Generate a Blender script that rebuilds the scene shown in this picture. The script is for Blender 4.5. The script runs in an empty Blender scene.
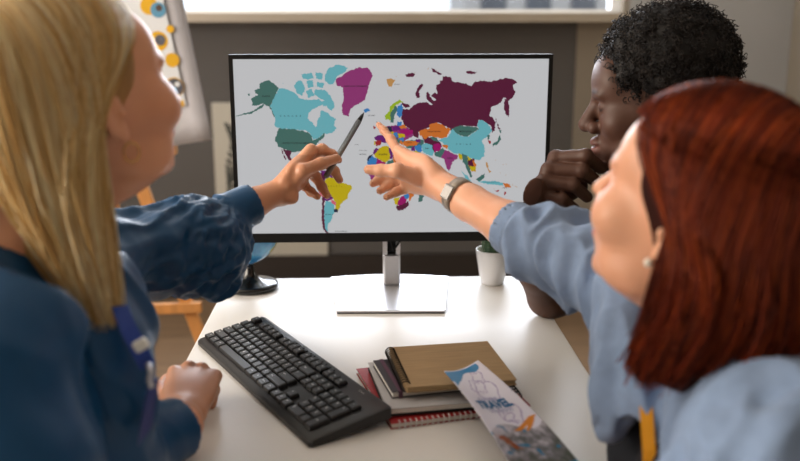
import bpy, math, random
import numpy as np
from mathutils import Vector, Matrix
from mathutils.geometry import tessellate_polygon
random.seed(7)
RNG = np.random.default_rng(7)
PI = math.pi
col = bpy.context.scene.collection
scn = bpy.context.scene

# ---------------------------------------------------------------- camera geometry
FPX = 880.0
TH = math.atan(210.5 / FPX)
PS = math.atan(34 / math.hypot(FPX, 210.5))
CAM = np.array([0, 0, 1.30])
FW = np.array([math.sin(PS) * math.cos(TH), math.cos(PS) * math.cos(TH), -math.sin(TH)])
RT = np.array([math.cos(PS), -math.sin(PS), 0.0])
UP = np.cross(RT, FW)
def ray(x, y): return FW * FPX + RT * (x - 400) + UP * (230.5 - y)
def PZ(x, y, z):
    d = ray(x, y); return CAM + d * (z - CAM[2]) / d[2]
def PY(x, y, Y):
    d = ray(x, y); return CAM + d * Y / d[1]
def PD(x, y, D): return CAM + ray(x, y) * D / FPX

# ---------------------------------------------------------------- materials
def lin(c):
    out = []
    for v in c[:3]:
        v = v / 255.0
        out.append(v / 12.92 if v <= 0.04045 else ((v + 0.055) / 1.055) ** 2.4)
    return (*out, 1.0)
MATS = {}
def mat(name, c, rough=0.5, metal=0.0, var=0.0, vscale=20.0, bump=0.0, bscale=60.0, stretch=None, spec=None,
        sheen=0.0, sss=0.0, coat=0.0, attr=None, emit=None, estr=0.0, trans=0.0, bdist=0.002, aniso_tex=None, sub=None):
    if name in MATS: return MATS[name]
    m = bpy.data.materials.new(name); m.use_nodes = True
    nt = m.node_tree; b = nt.nodes['Principled BSDF']
    base = lin(c)
    b.inputs['Base Color'].default_value = base
    b.inputs['Roughness'].default_value = rough
    b.inputs['Metallic'].default_value = metal
    if spec is not None: b.inputs['Specular IOR Level'].default_value = spec
    if sheen: b.inputs['Sheen Weight'].default_value = sheen
    if coat: b.inputs['Coat Weight'].default_value = coat
    if trans: b.inputs['Transmission Weight'].default_value = trans
    if sss:
        b.inputs['Subsurface Weight'].default_value = sss
        b.inputs['Subsurface Radius'].default_value = (1.0, 0.35, 0.2)
        b.inputs['Subsurface Scale'].default_value = 0.006
    if emit is not None:
        b.inputs['Emission Color'].default_value = lin(emit)
        b.inputs['Emission Strength'].default_value = estr
    vec = None
    if var or bump:
        tc = nt.nodes.new('ShaderNodeTexCoord'); mp = nt.nodes.new('ShaderNodeMapping')
        if stretch: mp.inputs['Scale'].default_value = stretch
        nt.links.new(tc.outputs['Object'], mp.inputs['Vector']); vec = mp.outputs['Vector']
    src = None
    if attr:
        a = nt.nodes.new('ShaderNodeAttribute'); a.attribute_name = attr; src = a.outputs['Color']
    if var:
        n = nt.nodes.new('ShaderNodeTexNoise'); n.inputs['Scale'].default_value = vscale
        n.inputs['Detail'].default_value = 5
        nt.links.new(vec, n.inputs['Vector'])
        mr = nt.nodes.new('ShaderNodeMapRange')
        mr.inputs['From Min'].default_value = 0.3; mr.inputs['From Max'].default_value = 0.7
        mr.inputs['To Min'].default_value = 1 - var; mr.inputs['To Max'].default_value = 1 + var
        nt.links.new(n.outputs['Fac'], mr.inputs['Value'])
        mx = nt.nodes.new('ShaderNodeVectorMath'); mx.operation = 'SCALE'
        if src is None: mx.inputs[0].default_value = base[:3]
        else: nt.links.new(src, mx.inputs[0])
        nt.links.new(mr.outputs['Result'], mx.inputs['Scale'])
        nt.links.new(mx.outputs['Vector'], b.inputs['Base Color'])
    elif src is not None:
        nt.links.new(src, b.inputs['Base Color'])
    if bump:
        n2 = nt.nodes.new('ShaderNodeTexNoise'); n2.inputs['Scale'].default_value = bscale
        n2.inputs['Detail'].default_value = 6
        nt.links.new(vec, n2.inputs['Vector'])
        bp = nt.nodes.new('ShaderNodeBump'); bp.inputs['Strength'].default_value = bump
        bp.inputs['Distance'].default_value = bdist
        nt.links.new(n2.outputs['Fac'], bp.inputs['Height'])
        nt.links.new(bp.outputs['Normal'], b.inputs['Normal'])
    MATS[name] = m
    return m

# ---------------------------------------------------------------- mesh builders
class MB:
    """collects shapes, links them as ONE mesh object"""
    def __init__(s): s.v = []; s.f = []; s.mi = []; s.sm = []
    def add(s, vs, fs, mi=0, smooth=False):
        o = len(s.v); s.v += [tuple(map(float, p)) for p in vs]
        for f in fs: s.f.append(tuple(i + o for i in f)); s.mi.append(mi); s.sm.append(smooth)
    def box(s, lo, hi, M=None, mi=0, bev=0.0):
        x0, y0, z0 = lo; x1, y1, z1 = hi
        if bev:
            b = min(bev, (x1 - x0) / 2.01, (y1 - y0) / 2.01, (z1 - z0) / 2.01)
            vs = []; 
            # chamfered box: three vertices per corner
            idx = {}
            for i, x in enumerate((x0, x1)):
                for j, y in enumerate((y0, y1)):
                    for k, z in enumerate((z0, z1)):
                        sx, sy, sz = (1 - 2 * i), (1 - 2 * j), (1 - 2 * k)
                        idx[i, j, k] = len(vs)
                        vs += [(x, y + sy * b, z + sz * b), (x + sx * b, y, z + sz * b), (x + sx * b, y + sy * b, z)]
            fs = []
            g = lambda i, j, k, a: idx[i, j, k] + a
            for i in (0, 1):
                q = [g(i, 0, 0, 0), g(i, 1, 0, 0), g(i, 1, 1, 0), g(i, 0, 1, 0)]; fs.append(q if i else q[::-1])
                q = [g(0, i, 0, 1), g(0, i, 1, 1), g(1, i, 1, 1), g(1, i, 0, 1)]; fs.append(q if i else q[::-1])
                q = [g(0, 0, i, 2), g(1, 0, i, 2), g(1, 1, i, 2), g(0, 1, i, 2)]; fs.append(q if i else q[::-1])
            for i in (0, 1):
                for j in (0, 1):
                    q = [g(i, j, 0, 0), g(i, j, 0, 1), g(i, j, 1, 1), g(i, j, 1, 0)]; fs.append(q if (i ^ j) else q[::-1])
                    q = [g(i, 0, j, 0), g(i, 0, j, 2), g(i, 1, j, 2), g(i, 1, j, 0)]; fs.append(q if not (i ^ j) else q[::-1])
                    q = [g(0, i, j, 1), g(0, i, j, 2), g(1, i, j, 2), g(1, i, j, 1)]; fs.append(q if (i ^ j) else q[::-1])
                    for k in (0, 1):
                        q = [g(i, j, k, 0), g(i, j, k, 1), g(i, j, k, 2)]; fs.append(q if (i + j + k) % 2 else q[::-1])
        else:
            vs = [(x0, y0, z0), (x1, y0, z0), (x1, y1, z0), (x0, y1, z0), (x0, y0, z1), (x1, y0, z1), (x1, y1, z1), (x0, y1, z1)]
            fs = [(3, 2, 1, 0), (4, 5, 6, 7), (0, 1, 5, 4), (1, 2, 6, 5), (2, 3, 7, 6), (3, 0, 4, 7)]
        if M is not None: vs = [M @ Vector(p) for p in vs]
        s.add(vs, fs, mi)
        return s
    def prism(s, poly, z0, z1, M=None, mi=0):
        n = len(poly)
        area = sum(poly[i][0] * poly[(i + 1) % n][1] - poly[(i + 1) % n][0] * poly[i][1] for i in range(n))
        if area < 0: poly = poly[::-1]
        vs = [(p[0], p[1], z0) for p in poly] + [(p[0], p[1], z1) for p in poly]
        if M is not None: vs = [M @ Vector(p) for p in vs]
        fs = [tuple(range(n))[::-1], tuple(range(n, 2 * n))] + [(i, (i + 1) % n, n + (i + 1) % n, n + i) for i in range(n)]
        s.add(vs, fs, mi); return s
    def tube(s, pts, r, seg=8, mi=0, closed=False):
        pts = [np.array(p, float) for p in pts]; n = len(pts)
        rr = r if hasattr(r, '__len__') else [r] * n
        vs = []; up = None
        for i, p in enumerate(pts):
            a = pts[i - 1] if (i > 0 or closed) else p; b = pts[(i + 1) % n] if (i < n - 1 or closed) else p
            t = b - a; t /= (np.linalg.norm(t) + 1e-12)
            if up is None:
                up = np.array([0, 0, 1.0]) if abs(t[2]) < 0.9 else np.array([1.0, 0, 0])
            x = np.cross(up, t); x /= (np.linalg.norm(x) + 1e-12); y = np.cross(t, x); up = y
            for k in range(seg):
                a_ = 2 * PI * k / seg
                vs.append(p + rr[i] * (math.cos(a_) * x + math.sin(a_) * y))
        fs = []
        for i in range(n if closed else n - 1):
            j = (i + 1) % n
            for k in range(seg):
                l = (k + 1) % seg
                fs.append((i * seg + k, i * seg + l, j * seg + l, j * seg + k))
        if not closed: fs += [tuple(range(seg))[::-1], tuple((n - 1) * seg + k for k in range(seg))]
        s.add(vs, fs, mi, True); return s
    def lathe(s, prof, seg=48, M=None, mi=0):
        vs = []; n = len(prof)
        for k in range(seg):
            a = 2 * PI * k / seg
            for r, z in prof: vs.append((r * math.cos(a), r * math.sin(a), z))
        if M is not None: vs = [M @ Vector(p) for p in vs]
        fs = []
        for k in range(seg):
            l = (k + 1) % seg
            for i in range(n - 1):
                fs.append((k * n + i, l * n + i, l * n + i + 1, k * n + i + 1))
        s.add(vs, fs, mi, True); return s
    def build(s, name, mats, parent=None, auto=None):
        me = bpy.data.meshes.new(name); me.from_pydata(s.v, [], s.f)
        for m in (mats if isinstance(mats, (list, tuple)) else [mats]): me.materials.append(m)
        me.polygons.foreach_set('material_index', s.mi); me.polygons.foreach_set('use_smooth', s.sm)
        me.update()
        o = bpy.data.objects.new(name, me); col.objects.link(o)
        if auto is not None:
            me.polygons.foreach_set('use_smooth', [True] * len(me.polygons))
            me.set_sharp_from_angle(angle=math.radians(auto))
        if parent is not None: o.parent = parent
        return o
def npmesh(name, V, Q, m, parent=None, colors=None, smooth=True):
    V = np.asarray(V, np.float32); Q = np.asarray(Q, np.int32); k = Q.shape[1]
    me = bpy.data.meshes.new(name)
    me.vertices.add(len(V)); me.vertices.foreach_set('co', V.ravel())
    me.loops.add(Q.size); me.loops.foreach_set('vertex_index', Q.ravel())
    me.polygons.add(len(Q)); me.polygons.foreach_set('loop_start', np.arange(0, Q.size, k, dtype=np.int32))
    me.polygons.foreach_set('use_smooth', np.full(len(Q), smooth))
    for x in (m if isinstance(m, (list, tuple)) else [m]): me.materials.append(x)
    me.update(calc_edges=True); me.validate()
    if colors is not None:
        a = me.color_attributes.new('Col', 'FLOAT_COLOR', 'POINT')
        c = np.ones((len(V), 4), np.float32); c[:, :3] = colors
        a.data.foreach_set('color', c.ravel())
    o = bpy.data.objects.new(name, me); col.objects.link(o)
    if parent is not None: o.parent = parent
    return o
def tag(o, label=None, cat=None, group=None, kind=None):
    if label: o['label'] = label
    if cat: o['category'] = cat
    if group: o['group'] = group
    if kind: o['kind'] = kind
    return o
def empty(name, loc=(0, 0, 0), rz=0.0, M=None):
    o = bpy.data.objects.new(name, None); col.objects.link(o)
    o.empty_display_size = 0.05
    if M is not None: o.matrix_world = M
    else: o.location = loc; o.rotation_euler = (0, 0, rz)
    return o
_fc = {}
def text_mesh(txt, size=1.0, bold=0.0):
    """flat text as (verts, faces) centred on the origin"""
    key = (txt, bold)
    if key not in _fc:
        cu = bpy.data.curves.new('t', 'FONT'); cu.body = txt; cu.size = 1; cu.align_x = 'CENTER'; cu.align_y = 'CENTER'
        cu.offset = bold; cu.resolution_u = 3
        ob = bpy.data.objects.new('t', cu); col.objects.link(ob)
        dg = bpy.context.evaluated_depsgraph_get(); me = ob.evaluated_get(dg).to_mesh()
        _fc[key] = ([tuple(v.co) for v in me.vertices], [tuple(p.vertices) for p in me.polygons])
        ob.evaluated_get(dg).to_mesh_clear()
        bpy.data.objects.remove(ob); bpy.data.curves.remove(cu)
    v, f = _fc[key]
    return [(a * size, b * size, c) for a, b, c in v], f

# ---------------------------------------------------------------- room
W_dark = mat('wall_paint_grey', (92, 89, 87), 0.85, var=0.05, vscale=3, bump=0.1, bscale=200)
W_beige = mat('wall_paint_beige', (142, 132, 118), 0.85, var=0.04, vscale=3, bump=0.1, bscale=200)
W_blue = mat('wall_paint_cool', (168, 168, 168), 0.85, var=0.04, vscale=3)
W_white = mat('white_paint', (225, 222, 214), 0.5)
def struct(o, label=None):
    o['kind'] = 'structure'
    if label: o['label'] = label
    return o
YB = 4.1
def wbox(name, lo, hi, m, label=None):
    return struct(MB().box(lo, hi).build(name, m), label)
fm = mat('floor_wood', (126, 101, 76), 0.45, var=0.18, vscale=5, stretch=(0.6, 6, 1), bump=0.1, bscale=30)
wbox('floor', (-2.6, -1.6, -0.1), (2.1, YB + .1, 0), fm, 'brown wooden floor')
wbox('ceiling', (-2.6, -1.6, 2.7), (2.1, YB + .1, 2.8), W_white, 'white ceiling')
wx1 = 1.17    # right end of window opening
b = MB()
b.box((-2.6, YB, 0), (0.965, YB + .12, 1.30))
struct(b.build('wall_back', W_dark), 'dark grey wall panel under the window')
b = MB()
b.box((0.965, YB - .015, 0), (2.1, YB + .12, 1.30)); b.box((wx1, YB - .015, 1.30), (2.1, YB + .12, 2.7))
b.box((-2.6, YB - .015, 2.45), (wx1, YB + .12, 2.7)); b.box((-2.6, YB - .015, 1.3), (-2.3, YB + .12, 2.45))
struct(b.build('wall_back_side', W_beige), 'beige back wall beside the window')
wbox('wall_right', (1.955, -1.6, 0), (2.1, YB - .015, 2.7), W_beige, 'beige side wall on the right')
wbox('wall_pier', (wx1 + .03, YB - .022, 0), (1.955, YB - .0155, 2.7), W_blue, 'cool grey wall beside the window, behind the man')
wbox('wall_front', (-2.6, -1.7, 0), (2.1, -1.6, 2.7), W_beige, 'wall behind the camera')
b = MB()   # left wall with a window opening
b.box((-2.7, -1.6, 0), (-2.6, YB + .12, .9)); b.box((-2.7, -1.6, 2.45), (-2.6, YB + .12, 2.7))
b.box((-2.7, -1.6, .9), (-2.6, -0.4, 2.45)); b.box((-2.7, 2.2, .9), (-2.6, YB + .12, 2.45))
struct(b.build('wall_left', W_beige), 'beige side wall on the left')
wbox('baseboard_back', (-2.6, YB - .03, 0), (1.955, YB, .207), mat('baseboard_dark', (46, 40, 37), .5), 'dark brown baseboard along the back wall')
sill = wbox('trim_1', (-2.3, YB - .13, 1.2915), (wx1 + .012, YB + .10, 1.33), mat('sill_stone', (176, 164, 146), .5, var=.05, vscale=8), 'pale window sill above the monitor')
WF = mat('window_frame_white', (235, 235, 236), 0.4)
b = MB()
Yf = YB + .02
b.box((-2.3, Yf, 1.33), (wx1, Yf + .06, 1.346)); b.box((-2.3, Yf, 2.39), (wx1, Yf + .06, 2.45))
for x in (-2.3, -1.15, wx1 - .05): b.box((x, Yf, 1.346), (x + .05, Yf + .06, 2.39))
win = struct(b.build('window_1', WF), 'wide white framed window above the monitor')
gl = mat('window_glass', (255, 255, 255), 0.0)
nt = gl.node_tree; nt.nodes.clear(); o_ = nt.nodes.new('ShaderNodeOutputMaterial'); mx_ = nt.nodes.new('ShaderNodeMixShader')
t_ = nt.nodes.new('ShaderNodeBsdfTransparent'); g_ = nt.nodes.new('ShaderNodeBsdfGlossy'); g_.inputs['Roughness'].default_value = 0.02
mx_.inputs[0].default_value = 0.06; nt.links.new(t_.outputs[0], mx_.inputs[1]); nt.links.new(g_.outputs[0], mx_.inputs[2]); nt.links.new(mx_.outputs[0], o_.inputs[0])
MB().box((-2.25, Yf + .028, 1.346), (wx1 - .05, Yf + .034, 2.39)).build('pane', gl, win)
b = MB(); b.box((-2.69, -.4, .9), (-2.64, 2.2, .96)); b.box((-2.69, -.4, 2.39), (-2.64, 2.2, 2.45))
for y in (-.4, .88, 2.14): b.box((-2.69, y, .96), (-2.64, y + .06, 2.39))
win2 = struct(b.build('window_2', WF), 'white framed window in the left wall')
MB().box((-2.667, -.34, .96), (-2.661, 2.14, 2.39)).build('pane', gl, win2)
# a pale building across the street, seen through the window's lower right corner
bd = MB(); bd.box((1.2, 11.0, -3), (3.0, 13, 1.75)); bd.box((1.2, 10.9, 1.75), (3.1, 13.1, 1.85))
for i in range(3):
    bd.box((1.4 + .55 * i, 10.97, 1.2), (1.7 + .55 * i, 11.0, 1.6), mi=1)
tag(bd.build('neighbouring_building', [mat('render_far', (150, 146, 142), .9), mat('far_window', (60, 64, 70), .3)]), 'pale grey building outside, seen through the right end of the window', 'building')

# ---------------------------------------------------------------- desk
DX0, DX1, DY0, DY1 = -.304, .351, .30, 1.858
desk_m = mat('desk_white_laminate', (232, 229, 225), 0.42, var=.012, vscale=4, bump=.02, bscale=300, spec=.3)
edge_m = mat('desk_leg_metal', (200, 200, 198), 0.35, 0.6)
desk = empty('desk', (0, 1.1, 0)); tag(desk, 'white laminate desk with the monitor and keyboard on it', 'desk')
def at_root(o, root):   # geometry is authored in world space
    o.parent = root; o.matrix_parent_inverse = root.matrix_world.inverted() if False else Matrix.Translation(-root.location); return o
b = MB(); b.box((DX0, DY0, .722), (DX1, DY1, .75), bev=.0015); at_root(b.build('desk_top', desk_m), desk)
b = MB(); b.box((DX0 + .06, DY0 + .08, .665), (DX1 - .06, DY1 - .12, .722)); at_root(b.build('apron', edge_m), desk)
for x in (DX0 + .04, DX1 - .08):
    for y in (DY0 + .06, DY1 - .14):
        at_root(MB().box((x, y, 0), (x + .04, y + .04, .722), bev=.002).build('leg', edge_m), desk)

# ---------------------------------------------------------------- monitor
mon = empty('monitor', (.0485, 1.74, .75)); tag(mon, 'black framed computer monitor on a silver stand showing a world map', 'monitor')
alu = mat('brushed_aluminium', (205, 205, 208), 0.3, 0.9, var=.03, vscale=90, stretch=(1, 12, 1))
alu_w = mat('satin_silver_plate', (225, 226, 232), 0.30, 0.6)
blk = mat('black_plastic', (14, 14, 15), 0.6, spec=.25, bump=.05, bscale=400)
dkg = mat('dark_metal', (38, 36, 35), .4, .3)
YM = 1.70
mx0, mx1, mz0, mz1 = -.260, .357, .8705, 1.2365
sc0, sc1, sz0, sz1 = mx0 + .008, mx1 - .008, mz0 + .0185, mz1 - .0085
b = MB()
b.box((mx0, YM, mz0), (mx1, YM + .030, sz0)); b.box((mx0, YM, sz1), (mx1, YM + .030, mz1))
b.box((mx0, YM, sz0), (sc0, YM + .030, sz1)); b.box((sc1, YM, sz0), (mx1, YM + .030, sz1))
at_root(b.build('bezel', blk), mon)
b = MB(); b.box((mx0 + .004, YM + .0301, mz0 + .004), (mx1 - .004, YM + .045, mz1 - .004), bev=.006); b.box((-.1, YM + .044, .93), (.2, YM + .062, 1.17), bev=.008)
at_root(b.build('back_cover', blk), mon)
# stand base: flared plate with a curved rear edge
pl = [(-.0607, 1.612), (.1466, 1.606)] + [(.1731 - (.1731 + .0809) * t, 1.8355 + .018 * math.sin(PI * t) + .003 * (t)) for t in [i / 14 for i in range(15)]]
b = MB(); b.prism(pl, .7535, .7575)
base_o = at_root(b.build('stand_base', [alu_w]), mon)
b = MB(); b.prism([(-.0602, 1.6125), (.1461, 1.6065), (.172, 1.83), (-.080, 1.833)], .7502, .7535); at_root(b.build('base_pad', blk), mon)
# neck with a cable hole
nx0, nx1, ny0, ny1 = .0310, .0670, 1.768, 1.806
b = MB(); b.box((nx0, ny0, .7575), (nx1, ny1, .826), bev=.004); b.box((nx0, ny0, .826), (nx0 + .009, ny1, .868)); b.box((nx1 - .009, ny0, .826), (nx1, ny1, .868))
b.box((nx0, ny0, .868), (nx1, ny1, 1.10), bev=.003); b.box((nx0 + .009, ny1 - .006, .826), (nx1 - .009, ny1, .868))
at_root(b.build('stand_neck', alu), mon)
at_root(MB().box((nx0 - .02, YM + .062, 1.0), (nx1 + .02, ny0, 1.09)).build('mounting_plate', dkg), mon)
at_root(MB().box((nx0 + .009, ny0 + .008, .829), (nx1 - .009, ny1 - .007, .867)).build('cable_clip', blk), mon)
b = MB(); b.tube([(nx0 + .015, ny0 + .002, .90), (nx0 + .016, ny0 - .004, .856), (nx0 + .022, ny0 - .004, .834), (nx1 - .008, ny0 - .006, .845), (nx1 + .006, ny0 - .012, .868), (nx1 + .02, ny0 - .02, .905)], .0022, 8)
at_root(b.build('cable', blk), mon)

# ---- the screen: white picture with the map drawn in flat pieces of one mesh
CR = {'A': (235, 60, 5.125), 'B': (290, 60, 5.125), 'C': (370, 60, 5.125), 'D': (440, 70, 5.767), 'F': (440, 120, 4.61),
      'G': (310, 160, 5.767), 'I': (250, 110, 6.59), 'J': (380, 120, 9.22), 'K': (425, 115, 9.22), 'L': (355, 140, 10.24), 'M': (385, 175, 10.24), 'P': (0, 0, 1)}
def cpts(s):
    out = []; cur = None
    for tok in s.split():
        if tok in CR: cur = CR[tok]; continue
        a, b_ = tok.split(','); out.append((cur[0] + float(a) / cur[2], cur[1] + float(b_) / cur[2]))
    return out
SC = {'cyan': (118, 198, 210), 'teal': (74, 122, 114), 'mag': (160, 58, 128), 'mar': (98, 24, 62), 'yel': (216, 192, 14), 'ora': (228, 124, 48),
      'blu': (58, 138, 208), 'fuc': (172, 8, 112), 'pur': (112, 26, 124), 'pnk': (232, 110, 128), 'nav': (30, 40, 70), 'red': (176, 44, 50), 'grn': (170, 200, 40), 'tan': (214, 160, 96), 'ink': (28, 30, 34), 'white': (228, 229, 232)}
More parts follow.
